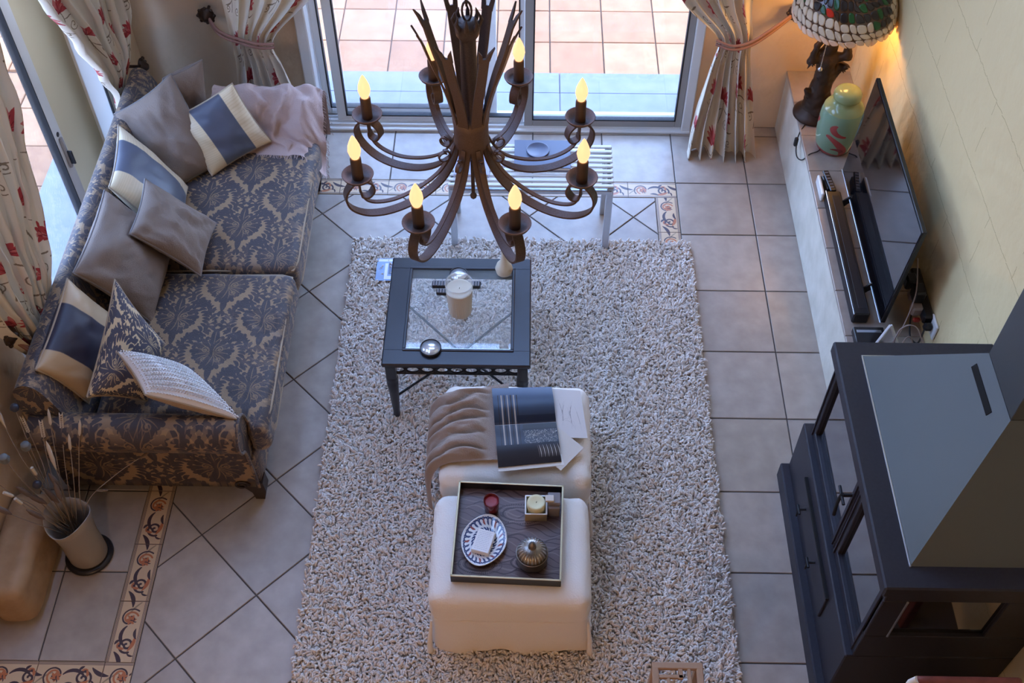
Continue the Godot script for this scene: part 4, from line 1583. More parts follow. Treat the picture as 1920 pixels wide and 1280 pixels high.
# ============================ coffee table =================================
func coffee_table():
	var o := thing("coffee_table", "square black lacquered coffee table with an inset glass top", "coffee table", Vector3(-0.294, 0.02, -3.305))
	var x0 := -0.621
	var x1 := 0.033
	var z0 := -3.628
	var z1 := -2.984
	var gx0 := -0.522
	var gx1 := -0.054
	var gz0 := -3.553
	var gz1 := -3.074
	var st := mb()
	span(st, Vector3(x0, 0.428, z0), Vector3(x1, 0.452, gz0), 0.006)
	span(st, Vector3(x0, 0.428, gz1), Vector3(x1, 0.452, z1), 0.006)
	span(st, Vector3(x0, 0.4281, gz0 - 0.01), Vector3(gx0, 0.4519, gz1 + 0.01), 0.006)
	span(st, Vector3(gx1, 0.4281, gz0 - 0.01), Vector3(x1, 0.4519, gz1 + 0.01), 0.006)
	build(st, "top_frame", "black_lacquer", o)
	st = mb()
	# raised inner lip and stepped moulding under the edge
	for q in [[gx0 - 0.012, gz0 - 0.012, gx1 + 0.012, gz0 + 0.002], [gx0 - 0.012, gz1 - 0.002, gx1 + 0.012, gz1 + 0.012], [gx0 - 0.012, gz0, gx0 + 0.002, gz1], [gx1 - 0.002, gz0, gx1 + 0.012, gz1]]:
		span(st, Vector3(q[0], 0.445, q[1]), Vector3(q[2], 0.457, q[3]), 0.003)
	for q in [[x0 + 0.012, z0 + 0.012, x1 - 0.012, z0 + 0.04], [x0 + 0.012, z1 - 0.04, x1 - 0.012, z1 - 0.012], [x0 + 0.012, z0 + 0.012, x0 + 0.04, z1 - 0.012], [x1 - 0.04, z0 + 0.012, x1 - 0.012, z1 - 0.012]]:
		span(st, Vector3(q[0], 0.412, q[1]), Vector3(q[2], 0.43, q[3]), 0.004)
	build(st, "moulding", "black_lacquer", o)
	st = mb()
	span(st, Vector3(gx0 - 0.002, 0.443, gz0 - 0.002), Vector3(gx1 + 0.002, 0.450, gz1 + 0.002), 0.0)
	build(st, "glass_top", "table_glass", o)
	st = mb()
	span(st, Vector3(gx0, 0.4505, gz1 - 0.006), Vector3(gx1, 0.452, gz1 - 0.002), 0.0)
	build(st, "glass_edge", "steel", o)
	var lx := [x0 + 0.035, x1 - 0.035]
	var lz := [z0 + 0.035, z1 - 0.035]
	for x in lx:
		for z in lz:
			st = mb()
			var pr := [Vector2(0.013, 0.022), Vector2(0.017, 0.035), Vector2(0.015, 0.06), Vector2(0.019, 0.12), Vector2(0.023, 0.22), Vector2(0.027, 0.29), Vector2(0.022, 0.30), Vector2(0.028, 0.315), Vector2(0.022, 0.33)]
			lathe(st, Vector3(x, 0, z), pr, 14)
			box(st, Vector3(x, 0.372, z), Vector3(0.046, 0.09, 0.046), 0.004)
			build(st, "leg", "black_lacquer", o)
	# pierced apron of linked ovals
	for s in 4:
		var a := Vector3(lx[0], 0.375, lz[1])
		var b := Vector3(lx[1], 0.375, lz[1])
		if s == 1:
			a.z = lz[0]
			b.z = lz[0]
		if s > 1:
			a = Vector3(lx[s - 2], 0.375, lz[0])
			b = Vector3(lx[s - 2], 0.375, lz[1])
		st = mb()
		bar(st, a + Vector3(0, 0.03, 0), b + Vector3(0, 0.03, 0), 0.010, 0.012)
		bar(st, a - Vector3(0, 0.026, 0), b - Vector3(0, 0.026, 0), 0.009, 0.012)
		var d := (b - a).normalized()
		if s == 1:
			bar(st, a, b, 0.006, 0.05)
		for k in (0 if s == 1 else 9):
			var c := a.lerp(b, (k + 0.5) / 9.0)
			var pts := []
			for i in 17:
				var t := TAU * i / 16
				pts.append(c + d * cos(t) * 0.030 + Vector3(0, sin(t) * 0.022 + 0.001, 0))
			tube(st, pts, 0.0055, 6, false)
			tube(st, [c + d * 0.032 + Vector3(0, 0.02, 0), c + d * 0.032 - Vector3(0, 0.02, 0)], 0.004, 5)
		build(st, "apron", "black_iron", o)
	# crossed stretcher
	var mid := Vector3(-0.294, 0.135, -3.306)
	for x in lx:
		for z in lz:
			st = mb()
			tube(st, [mid, Vector3(x, 0.165, z)], 0.006, 8)
			lathe(st, mid.lerp(Vector3(x, 0.165, z), 0.07) - Vector3(0, 0.01, 0), [Vector2(0.004, 0), Vector2(0.010, 0.006), Vector2(0.010, 0.014), Vector2(0.004, 0.02)], 10)
			build(st, "stretcher", "black_iron", o)
	st = mb()
	box(st, mid, Vector3(0.05, 0.016, 0.035), 0.006)
	build(st, "stretcher_boss", "black_iron", o)

	# jar candle
	o = thing("jar_candle", "large cream candle in a tall fluted glass jar on the coffee table", "candle", Vector3(-0.287, 0.4525, -3.295))
	st = mb()
	lathe(st, o.position, [Vector2(0.0598, 0.150), Vector2(0.0612, 0.165), Vector2(0.0625, 0.195), Vector2(0.0605, 0.195), Vector2(0.0592, 0.165), Vector2(0.0585, 0.150)], 40, false)
	build(st, "jar", "jar_glass", o)
	# the filled part of the jar, finely fluted
	st = mb()
	var fl := []
	for q in [[0.046, 0.0], [0.051, 0.004], [0.0535, 0.04], [0.0570, 0.10], [0.0598, 0.150], [0.0590, 0.154], [0.05, 0.155], [0.02, 0.152], [0.006, 0.154], [0.001, 0.154]]:
		var ring := PackedVector3Array()
		for i in 144:
			var a := TAU * i / 144
			var r: float = q[0] * (1.0 + (0.012 * sin(a * 36.0) if q[1] > 0.003 and q[1] < 0.149 else 0.0))
			ring.append(o.position + Vector3(cos(a) * r, q[1], sin(a) * r))
		fl.append(ring)
	loft(st, fl)
	build(st, "wax", "wax", o)
	st = mb()
	tube(st, [o.position + Vector3(0, 0.152, 0), o.position + Vector3(0.002, 0.164, 0.001)], 0.0012, 5)
	build(st, "wick", "wick", o)
	# mirrored dishes
	for q in [["round mirror dish with a black rim on the near edge of the coffee table", -0.408, -3.073, 0.047], ["round mirror dish with a black rim behind the jar candle", -0.305, -3.51, 0.043]]:
		var at := Vector3(q[1], 0.4525, q[2])
		o = thing("candle_dish", q[0], "dish", at)
		var r: float = q[3]
		st = mb()
		lathe(st, at, [Vector2(r * 0.92, 0), Vector2(r, 0.004), Vector2(r, 0.016), Vector2(r * 0.94, 0.016), Vector2(r * 0.92, 0.008)], 32, false)
		build(st, "rim", "black_lacquer", o)
		st = mb()
		lathe(st, at, [Vector2(r * 0.95, 0.004), Vector2(r * 0.93, 0.0105), Vector2(0.001, 0.0105)], 32)
		build(st, "mirror", "mirror", o)
	# remote controls behind the jar
	for q in [["long ribbed black remote control lying behind the jar candle", Vector3(-0.312, 0.4525, -3.448), 0.225, 0.04], ["short black remote control just in front of the long one", Vector3(-0.352, 0.4525, -3.402), 0.10, 0.034]]:
		o = thing("remote_control", q[0], "remote control", q[1])
		st = mb()
		box(st, q[1] + Vector3(0, 0.009, 0), Vector3(q[2], 0.018, q[3]), 0.005)
		build(st, "body", "black_plastic", o)
		var nb := int(q[2] / 0.013)
		for i in nb:
			st = mb()
			box(st, q[1] + Vector3(-q[2] * 0.5 + 0.008 + 0.013 * i, 0.0192, 0), Vector3(0.007, 0.004, q[3] * 0.75), 0.0015)
			build(st, "button", "box_grey", o)
	# slender vase on the far right corner
	o = thing("bud_vase", "slender cream ceramic bottle vase on the far right corner of the coffee table", "vase", Vector3(-0.094, 0.452, -3.531))
	st = mb()
	lathe(st, o.position, [Vector2(0.022, 0), Vector2(0.036, 0.012), Vector2(0.041, 0.035), Vector2(0.034, 0.06), Vector2(0.018, 0.085), Vector2(0.012, 0.12), Vector2(0.012, 0.2), Vector2(0.02, 0.245), Vector2(0.025, 0.275), Vector2(0.021, 0.277), Vector2(0.012, 0.25), Vector2(0.002, 0.24)], 28)
	build(st, "body", "ceramic_cream", o)
	# leaflet on the rug
	var p := Paint.new(256, 224, c8(150, 176, 214))
	p.im.fill_rect(Rect2i(10, 8, 236, 26), c8(236, 240, 246))
	p.im.fill_rect(Rect2i(60, 52, 22, 150), c8(240, 243, 248))
	p.im.fill_rect(Rect2i(60, 180, 170, 30), c8(238, 242, 248))
	p.im.fill_rect(Rect2i(90, 60, 130, 104), c8(108, 124, 156))
	p.im.fill_rect(Rect2i(130, 84, 80, 60), c8(184, 196, 218))
	var lm := mat("leaflet_print", Color.WHITE, 0.5)
	lm.albedo_texture = p.tex()
	o = thing("leaflet", "blue and white printed leaflet on the rug, half under the coffee table", "leaflet", Vector3(-0.67, 0.034, -3.925))
	st = mb()
	page(st, Vector3(-0.765, 0.042, -4.0), Vector3(-0.58, 0.042, -4.0), Vector3(-0.58, 0.042, -3.845), Vector3(-0.765, 0.042, -3.845), 0.003)
	build(st, "sheet", "leaflet_print", o)


# a sheet of paper from its four corners (u along a-b), bulging upwards, with thickness
func page(st: SurfaceTool, a: Vector3, b: Vector3, c: Vector3, d: Vector3, bulge: float, v0 := 0.0, v1 := 1.0, thick := 0.0015):
	for side in 2:
		st.set_smooth_group(7 + side)
		for i in 10:
			for j in 10:
				var q := [[i, j], [i + 1, j], [i + 1, j + 1], [i, j + 1]]
				if side == 1:
					q.reverse()
				for k in [0, 1, 2, 0, 2, 3]:
					var u: float = q[k][0] / 10.0
					var v: float = q[k][1] / 10.0
					var p := a.lerp(b, u).lerp(d.lerp(c, u), v)
					p.y += bulge * sin(PI * v) - thick * side
					st.set_uv(Vector2(u, lerpf(v0, v1, v)))
					st.add_vertex(p)
	st.set_smooth_group(-1)
	st.set_uv(Vector2(0.01, lerpf(v0, v1, 0.99)))
	for q in [[d, c], [a, d], [b, c], [a, b]]:
		var e: Vector3 = Vector3(0, -thick, 0)
		quad(st, q[0], q[1], q[1] + e, q[0] + e, (q[0] + q[1]) * 0.5 - (a + c) * 0.5)


# ============================ ottomans =====================================
func ottoman(label: String, x0: float, x1: float, z0: float, z1: float, seed_: int) -> Node3D:
	var c := Vector3((x0 + x1) / 2, 0, (z0 + z1) / 2)
	var o := thing("ottoman", label, "ottoman", c + Vector3(0, 0.035, 0))
	var nz := fbm(seed_, 6.0, 3)
	var st := mb()
	var w := x1 - x0
	var l := z1 - z0
	var push = func(p: Vector3, n: Vector3) -> Vector3:
		var q := p
		if p.y > 0:
			q.y += 0.014 * clampf((1 - pow(absf(p.x) * 2 / w, 3)) * (1 - pow(absf(p.z) * 2 / l, 3)), 0, 1)
		q += n * 0.006 * nz.get_noise_3d(p.x * 2, p.y * 2, p.z * 2)
		return q
	softbox(st, c + Vector3(0, 0.345, 0), Vector3(w, 0.19, l), 0.055, 26, push)
	build(st, "cushion_top", "slipcover", o)
	# skirt, flaring to a wavy hem
	st = mb()
	var rings := []
	for k in 9:
		var t := k / 8.0
		var ring := PackedVector3Array()
		var n := 96
		for i in n:
			var a := TAU * i / n
			var cx := cos(a)
			var sz := sin(a)
			var m := pow(pow(absf(cx), 12.0) + pow(absf(sz), 12.0), -1.0 / 12.0)
			var e := 0.5 * (1.0 + 0.055 * (1 - t)) - 0.008
			var fold := 0.006 * (1 - t) * (sin(a * 9.0 + seed_) + 0.6 * sin(a * 17.0 + 2.0)) + 0.004 * nz.get_noise_2d(a, t)
			ring.append(c + Vector3(cx * m * (w * e + fold), 0.035 + 0.245 * t + (0.010 * sin(a * 7.0 + seed_) * (1 - t) if k == 0 else 0.0), sz * m * (l * e + fold)))
		rings.append(ring)
	loft(st, rings, true, 0)
	build(st, "skirt", "slipcover", o)
	# corner pleats
	for q in [[-1, -1], [1, -1], [1, 1], [-1, 1]]:
		st = mb()
		var b := c + Vector3(q[0] * (w * 0.5 + 0.004), 0.03, q[1] * (l * 0.5 + 0.004))
		tube(st, [b + Vector3(q[0] * 0.006, 0, q[1] * 0.006), b + Vector3(0, 0.12, 0), b + Vector3(-q[0] * 0.012, 0.245, -q[1] * 0.012)], [0.013, 0.010, 0.004], 7)
		build(st, "pleat", "slipcover", o)
	st = mb()
	var pts := []
	for i in 65:
		var a := TAU * i / 64
		var m := pow(pow(absf(cos(a)), 10.0) + pow(absf(sin(a)), 10.0), -0.1)
		pts.append(c + Vector3(cos(a) * m * (w * 0.5 - 0.006), 0.278, sin(a) * m * (l * 0.5 - 0.006)))
	tube(st, pts, 0.005, 6)
	build(st, "seam_welt", "slipcover", o)
	return o


func ottomans():
	ottoman("cream slipcovered ottoman next to the coffee table, with a brown throw on it", -0.340, 0.288, -2.905, -2.40, 3)
	ottoman("cream slipcovered ottoman in the foreground carrying the dark tray", -0.350, 0.272, -2.355, -1.868, 8)
	# brown throw gathered over the left side of the far ottoman
	var o := thing("throw", "taupe throw lying in folds across the left half of the far ottoman", "throw", Vector3(-0.25, 0.12, -2.68))
	var nz := fbm(91, 2.4, 3)
	var path := [Vector2(-0.375, 0.10), Vector2(-0.378, 0.25), Vector2(-0.368, 0.36), Vector2(-0.335, 0.435), Vector2(-0.28, 0.462), Vector2(-0.20, 0.470), Vector2(-0.13, 0.472), Vector2(-0.06, 0.472)]
	var f = func(u: float, v: float) -> Vector3:
		var t := u * (path.size() - 1.0)
		var i := mini(int(t), path.size() - 2)
		var p: Vector2 = path[i].cubic_interpolate(path[i + 1], path[maxi(i - 1, 0)], path[mini(i + 2, path.size() - 1)], t - i)
		# folds converge towards the magazine and fan out over the edge
		var vv := v + 0.10 * sin(PI * u) * (1.0 - v) - 0.05 * u * (1 - v)
		var z := lerpf(-2.86, -2.49, vv) + lerpf(0.03, 0.0, u) * v
		var ph := v * 36.0 + 3.4 * nz.get_noise_2d(u * 0.9, v * 1.2) + u * 2.0
		var fold := pow(absf(sin(ph * 0.5)), 0.8)
		var edge := smoothstep(0.0, 0.06, v) * smoothstep(1.0, 0.94, v)
		var side := clampf((0.42 - u) * 4.0, 0, 1)
		var nn := Vector3(0, 1, 0).lerp(Vector3(-1, 0.2, 0), side).normalized()
		return Vector3(p.x, p.y, z) + nn * (0.003 + edge * (0.030 * fold * (0.5 + 0.55 * smoothstep(0.1, 0.4, u)) + 0.01) * (1.0 - smoothstep(0.70, 0.86, u)))
	var st := mb()
	sheet(st, 40, 90, f)
	build(st, "cloth", "taupe_warm", o)

	# magazine, open, with plain grey interior views
	var p := Paint.new(512, 768, c8(60, 62, 72))
	for i in 160:
		var y := i * 2.2
		p.im.fill_rect(Rect2i(0, int(y), 512, 3), c8(int(96 - y * 0.16), int(112 - y * 0.18), int(140 - y * 0.22)))  # bluish reflection on the upper page, painted into the print
	for i in 7:
		var x := 40 + i * 26
		p.im.fill_rect(Rect2i(x, 90, 8 + (i * 5) % 7, 600), c8(186, 168, 152) if i % 2 else c8(52, 42, 42))
	p.im.fill_rect(Rect2i(190, 300, 322, 62), c8(28, 32, 48))
	p.im.fill_rect(Rect2i(0, 374, 512, 10), c8(214, 210, 206))
	p.im.fill_rect(Rect2i(230, 392, 282, 50), c8(52, 50, 48))
	p.im.fill_rect(Rect2i(220, 440, 292, 12), c8(38, 32, 32))
	for i in 700:
		var v := rng.randf_range(0.35, 0.82)
		p.im.fill_rect(Rect2i(230 + rng.randi() % 270, 456 + rng.randi() % 130, 3 + rng.randi() % 8, 2 + rng.randi() % 5), Color(v, v * 0.94, v * 0.88))
	p.im.fill_rect(Rect2i(0, 590, 512, 178), c8(44, 36, 38))
	for i in 12:
		p.leaf(Vector2(330 + i * 15, 610), 1.3, 110, 0.3, 1, 4, c8(206, 198, 190) if i % 2 else c8(110, 100, 96), false)
	p.im.fill_rect(Rect2i(360, 588, 152, 8), c8(30, 26, 28))
	var mm := mat("magazine_print_sheen", Color(0.84, 0.84, 0.84), 0.3)
	mm.metallic_specular = 0.35
	mm.albedo_texture = p.tex()
	o = thing("magazine", "open glossy magazine with dark interior photographs on the far ottoman", "magazine", Vector3(0.013, 0.475, -2.65))
	var y := 0.486
	var a := Vector3(-0.132, y, -2.838)
	var b := Vector3(0.123, y, -2.851)
	var c := Vector3(0.16, y, -2.477)
	var d := Vector3(-0.095, y + 0.004, -2.442)
	var m0 := a.lerp(d, 0.48) - Vector3(0, 0.004, 0)
	var m1 := b.lerp(c, 0.48) - Vector3(0, 0.004, 0)
	st = mb()
	page(st, a, b, m1, m0, 0.016, 0.0, 0.49, 0.004)
	build(st, "page", "magazine_print_sheen", o)
	st = mb()
	page(st, m0, m1, c, d, 0.012, 0.5, 1.0, 0.004)
	build(st, "page", "magazine_print_sheen", o)
	st = mb()
	page(st, m0.lerp(d, 0.8) + Vector3(0.004, -0.007, 0), m1.lerp(c, 0.8) + Vector3(0.006, -0.007, 0), c + Vector3(0.012, -0.008, 0.014), d + Vector3(0.002, -0.009, 0.016), 0.002)
	build(st, "under_page", "paper", o)
	# drawn card and a tilted envelope
	p = Paint.new(256, 256, c8(206, 198, 192))
	for i in 9:
		p.leaf(Vector2(60 + i * 16, 60 + (i * 29) % 40), 1.2 + 0.25 * (i % 4), 90 + (i * 17) % 50, 0.3, 0.8, 1.1, c8(128, 120, 118), false)
	for i in 5:
		p.leaf(Vector2(70 + i * 22, 170), -0.6 + 0.4 * i, 46, 0.8, 0.8, 1.0, c8(132, 124, 122), false)
	var cm := mat("sketch_card", Color.WHITE, 0.8)
	cm.albedo_texture = p.tex()
	o = thing("card", "pale card with a faint pencil sketch, right of the magazine", "card", Vector3(0.2, 0.47, -2.73))
	st = mb()
	page(st, Vector3(0.11, 0.476, -2.85), Vector3(0.245, 0.475, -2.84), Vector3(0.27, 0.472, -2.60), Vector3(0.145, 0.475, -2.60), 0.002)
	build(st, "sheet", "sketch_card", o)
	o = thing("envelope", "ivory envelope lying cornerwise under the magazine", "envelope", Vector3(0.17, 0.468, -2.55))
	st = mb()
	var e := [Vector3(0.15, 0.477, -2.65), Vector3(0.252, 0.474, -2.55), Vector3(0.158, 0.477, -2.437), Vector3(0.056, 0.477, -2.537)]
	page(st, e[0], e[1], e[2], e[3], 0.001)
	build(st, "sheet", "card_ivory", o)
	tray_and_things()


func tray_and_things():
	# tray
	var p := Paint.new(512, 512, c8(104, 84, 82))
	for k in 26:
		var pts := []
		var y := 8.0 + k * 20.0
		for i in 130:
			var x := i * 4.0
			pts.append(Vector2(x, y + 16.0 * sin(x * 0.018 + k * 0.5) + 12.0 * sin(x * 0.041 + k * 1.3)))
		p.stroke(pts, 2, 2 + (k * 7) % 4, c8(66, 46, 48) if k % 3 else c8(128, 108, 104))
	for q in [[300, 140, 40], [130, 420, 36], [360, 400, 30]]:
		for r in 4:
			var pts := []
			for i in 60:
				var a := TAU * i / 59
				pts.append(Vector2(q[0] + cos(a) * q[2] * (1 + r * 0.3) * 1.5, q[1] + sin(a) * q[2] * (1 + r * 0.3) * 0.7))
			p.stroke(pts, 2, 4, c8(60, 40, 42) if r % 2 else c8(124, 104, 100))
	var wm := mat("tray_wood", Color.WHITE, 0.3)
	wm.albedo_texture = p.tex()
	var y0 := 0.452
	var xf := Transform3D(Basis(Vector3.UP, -0.035), Vector3(-0.048, 0, -2.152))
	var o := thing("tray", "square dark wooden tray with thin gilt edges on the near ottoman", "tray", Vector3(-0.048, y0, -2.152))
	var w := 0.208
	var st := mb()
	var q4 := [Vector3(-w, y0 + 0.006, -w), Vector3(w, y0 + 0.006, -w), Vector3(w, y0 + 0.006, w), Vector3(-w, y0 + 0.006, w)]
	var uv := [Vector2(0, 0), Vector2(1, 0), Vector2(1, 1), Vector2(0, 1)]
	for k in [0, 1, 2, 0, 2, 3]:
		st.set_uv(uv[k])
		st.add_vertex(xf * q4[k])
	st.set_uv(Vector2(0, 0))
	box(st, Vector3(0, y0 + 0.0025, 0), Vector3(w * 2, 0.005, w * 2), 0.001, xf)
	build(st, "floor_panel", "tray_wood", o)
	for s in 4:
		var bs := Transform3D(Basis(Vector3.UP, PI / 2 * s), Vector3.ZERO)
		st = mb()
		box(st, Vector3(0, y0 + 0.024, w - 0.003), Vector3(w * 2, 0.046, 0.006), 0.001, xf * bs)
		var side := build(st, "side", "black_lacquer", o)
		st = mb()
		box(st, Vector3(0, y0 + 0.0485, w - 0.003), Vector3(w * 2, 0.003, 0.0075), 0.001, xf * bs)
		build(st, "gilt_edge", "gold_edge", side)
	var fy := y0 + 0.0065
	# red candle
	var at := Vector3(-0.117, fy, -2.262)
	o = thing("red_candle", "small red candle in a dark red glass on the tray", "candle", at)
	st = mb()
	lathe(st, at, [Vector2(0.024, 0), Vector2(0.027, 0.004), Vector2(0.0315, 0.07), Vector2(0.0315, 0.076), Vector2(0.029, 0.076), Vector2(0.028, 0.06), Vector2(0.001, 0.058)], 28)
	build(st, "glass", "red_glass", o)
	st = mb()
	lathe(st, at, [Vector2(0.0275, 0.056), Vector2(0.0275, 0.067), Vector2(0.018, 0.064), Vector2(0.001, 0.065)], 24)
	build(st, "wax", "wax_red", o)
	# square holder
	at = Vector3(0.058, fy, -2.258)
	o = thing("candle_holder", "square candle holder with a white rim on the tray, holding a cream candle", "candle holder", at)
	st = mb()
	for s in 4:
		box(st, Vector3(0, 0.024, 0.041), Vector3(0.085 - 0.0006 * s, 0.048, 0.004), 0.001, Transform3D(Basis(Vector3.UP, PI / 2 * s), at))
	build(st, "body", "gold_edge", o)
	st = mb()
	for s in 4:
		var bs := Transform3D(Basis(Vector3.UP, PI / 2 * s), at)
		box(st, Vector3(0, 0.0495, 0.041), Vector3(0.0865 - 0.0006 * s, 0.004 - 0.0002 * s, 0.0055), 0.001, bs)
	build(st, "rim", "white_plastic", o)
	st = mb()
	box(st, at + Vector3(0, 0.0025, 0), Vector3(0.08, 0.004, 0.08), 0.001)
	build(st, "bottom", "gold_edge", o)
	o = thing("pillar_candle", "short cream candle standing in the square holder", "candle", at + Vector3(0, 0.005, 0))
	st = mb()
	lathe(st, o.position, [Vector2(0.036, 0), Vector2(0.0365, 0.06), Vector2(0.034, 0.068), Vector2(0.024, 0.064), Vector2(0.001, 0.062)], 30)
	build(st, "wax", "wax_cream", o)
	st = mb()
	tube(st, [o.position + Vector3(0, 0.06, 0), o.position + Vector3(0.002, 0.072, 0.001)], 0.0012, 5)
	build(st, "wick", "wick", o)
	# grey boxes in the corner
	at = Vector3(0.128, fy, -2.265)
	o = thing("gift_box", "small grey box upright in the far right corner of the tray", "box", at)
	st = mb()
	box(st, at + Vector3(0, 0.032, 0), Vector3(0.046, 0.064, 0.06), 0.003)
	build(st, "box", "box_grey", o)
	st = mb()
	box(st, at + Vector3(0.0, 0.074, -0.006), Vector3(0.05, 0.02, 0.05), 0.003)
	build(st, "lid", "box_grey", o)
	st = mb()
	box(st, at + Vector3(-0.018, 0.090, 0.002), Vector3(0.034, 0.012, 0.028), 0.002)
	build(st, "tag", "card_ivory", o)
	# oval plate
	p = Paint.new(256, 256, c8(226, 230, 236))
	var blue := c8(52, 68, 108)
	for k in 26:
		var a := TAU * k / 26
		var c := Vector2(128 + cos(a) * 108, 128 + sin(a) * 108)
		p.disc(c.x, c.y, 8, blue, false)
		p.disc(c.x, c.y, 3, c8(190, 196, 214), false)
		p.leaf(c, a + 1.2, 26, 1.2, 1, 4, blue, false)
		p.leaf(c, a + PI, 30, -0.8, 1, 5, c8(70, 84, 122) if k % 3 else c8(150, 84, 84), false)
		p.leaf(Vector2(128 + cos(a) * 70, 128 + sin(a) * 70), a + 2.0, 24, 1.0, 1, 4, blue, false)
	for k in 14:
		var a := TAU * k / 14
		p.leaf(Vector2(128 + cos(a) * 40, 128 + sin(a) * 40), a, 30, 1.4, 1, 5, blue, false)
	var pm := mat("plate_glaze", Color.WHITE, 0.1)
	pm.albedo_texture = p.tex()
	at = Vector3(-0.142, fy, -2.118)
	o = thing("plate", "oval blue and white patterned plate with a wavy rim on the tray", "plate", at)
	st = mb()
	var tilt := Basis(Vector3.UP, -0.22)
	var rings := []
	var uvr := []
	for q in [[0.05, 0.0], [0.056, 0.002], [0.085, 0.018], [0.089, 0.020], [0.089, 0.022], [0.084, 0.021], [0.058, 0.007], [0.02, 0.005], [0.0005, 0.005]]:
		var ring := PackedVector3Array()
		for i in 56:
			var a := TAU * i / 56
			var r: float = q[0] * (1.0 + 0.022 * cos(a * 4.0) * smoothstep(0.05, 0.089, q[0]))
			ring.append(Vector3(cos(a) * r * 0.95, q[1], sin(a) * r * 1.24))
		rings.append(ring)
	st.set_smooth_group(0)
	for i in rings.size() - 1:
		for j in 56:
			var j1 := (j + 1) % 56
			var q := [rings[i][j], rings[i + 1][j], rings[i + 1][j1], rings[i][j1]]
			for k in [0, 1, 2, 0, 2, 3]:
				var v: Vector3 = q[k]
				st.set_uv(Vector2(0.5 + v.x / 0.178 , 0.5 + v.z / 0.232))
				st.add_vertex(at + tilt * v)
	build(st, "dish", "plate_glaze", o)
	st = mb()
	var pts := []
	for i in 57:
		var a := TAU * i / 56
		var r := 0.0885 * (1.0 + 0.022 * cos(a * 4.0))
		pts.append(at + tilt * Vector3(cos(a) * r * 0.95, 0.0215, sin(a) * r * 1.24))
	tube(st, pts, 0.0026, 6)
	build(st, "rim", "porcelain", o)
	# wrapped block with lines of tiny writing
	p = Paint.new(128, 176, c8(230, 230, 232))
	for i in 11:
		var x := 14
		while x < 108:
			var l := 4 + rng.randi() % 12
			p.im.fill_rect(Rect2i(x, 16 + i * 14, l, 2), c8(150, 150, 160))
			x += l + 4
	var sm := mat("wrapper_print", Color.WHITE, 0.7)
	sm.albedo_texture = p.tex()
	var bx := Transform3D(Basis(Vector3.UP, -0.28), Vector3(-0.144, fy + 0.006, -2.108))
	o = thing("soap_block", "white wrapped block with lines of small print, on the oval plate", "soap", bx.origin)
	st = mb()
	box(st, Vector3(0, 0.012, 0), Vector3(0.070, 0.023, 0.098), 0.003, bx)
	build(st, "block", "paper", o)
	st = mb()
	page(st, bx * Vector3(-0.033, 0.0252, -0.047), bx * Vector3(0.033, 0.0252, -0.047), bx * Vector3(0.033, 0.0252, 0.047), bx * Vector3(-0.033, 0.0252, 0.047), 0.0, 0.0, 1.0, 0.001)
	build(st, "wrapper", "wrapper_print", o)
	# domed metal caddy
	at = Vector3(0.043, fy, -2.045)
	o = thing("domed_box", "round tarnished metal box with a ribbed dome lid on the tray", "box", at)
	st = mb()
	lathe(st, at, [Vector2(0.052, 0), Vector2(0.058, 0.004), Vector2(0.06, 0.02), Vector2(0.057, 0.05), Vector2(0.060, 0.055)], 36)
	build(st, "body", "silver_dark", o)
	st = mb()
	rings = []
	for k in 12:
		var t := k / 11.0
		var ring := PackedVector3Array()
		for i in 96:
			var a := TAU * i / 96
			var r := 0.056 * sqrt(maxf(0.02, 1.0 - t * t)) * (1.0 + (0.05 * absf(sin(a * 12.0)) if t > 0.15 and t < 0.9 else 0.0))
			ring.append(at + Vector3(cos(a) * r, 0.060 + 0.044 * t, sin(a) * r))
		rings.append(ring)
	loft(st, rings)
	var lid := build(st, "lid", "silver_dark", o)
	for k in 24:
		st = mb()
		var rd := Vector3(cos(TAU * k / 24), 0, sin(TAU * k / 24))
		var rib := []
		for i in 7:
			var t := 0.12 + 0.11 * i
			rib.append(at + rd * 0.0565 * sqrt(1.0 - t * t) + Vector3(0, 0.061 + 0.044 * t, 0))
		tube(st, rib, [0.0022, 0.0034, 0.0036, 0.0034, 0.0028, 0.0022, 0.001], 6)
		build(st, "rib", "steel", lid)
	st = mb()
	tube(st, circle_path(at + Vector3(0, 0.058, 0), 0.059), 0.0028, 6)
	build(st, "beaded_rim", "silver_dark", lid)
	st = mb()
	lathe(st, at, [Vector2(0.018, 0.100), Vector2(0.010, 0.107), Vector2(0.014, 0.115), Vector2(0.012, 0.124), Vector2(0.005, 0.130), Vector2(0.001, 0.137)], 16)
	build(st, "finial", "silver_dark", lid)


func circle_path(c: Vector3, r: float) -> Array:
	var o := []
	for i in 49:
		o.append(c + Vector3(cos(TAU * i / 48) * r, 0, sin(TAU * i / 48) * r))
	return o


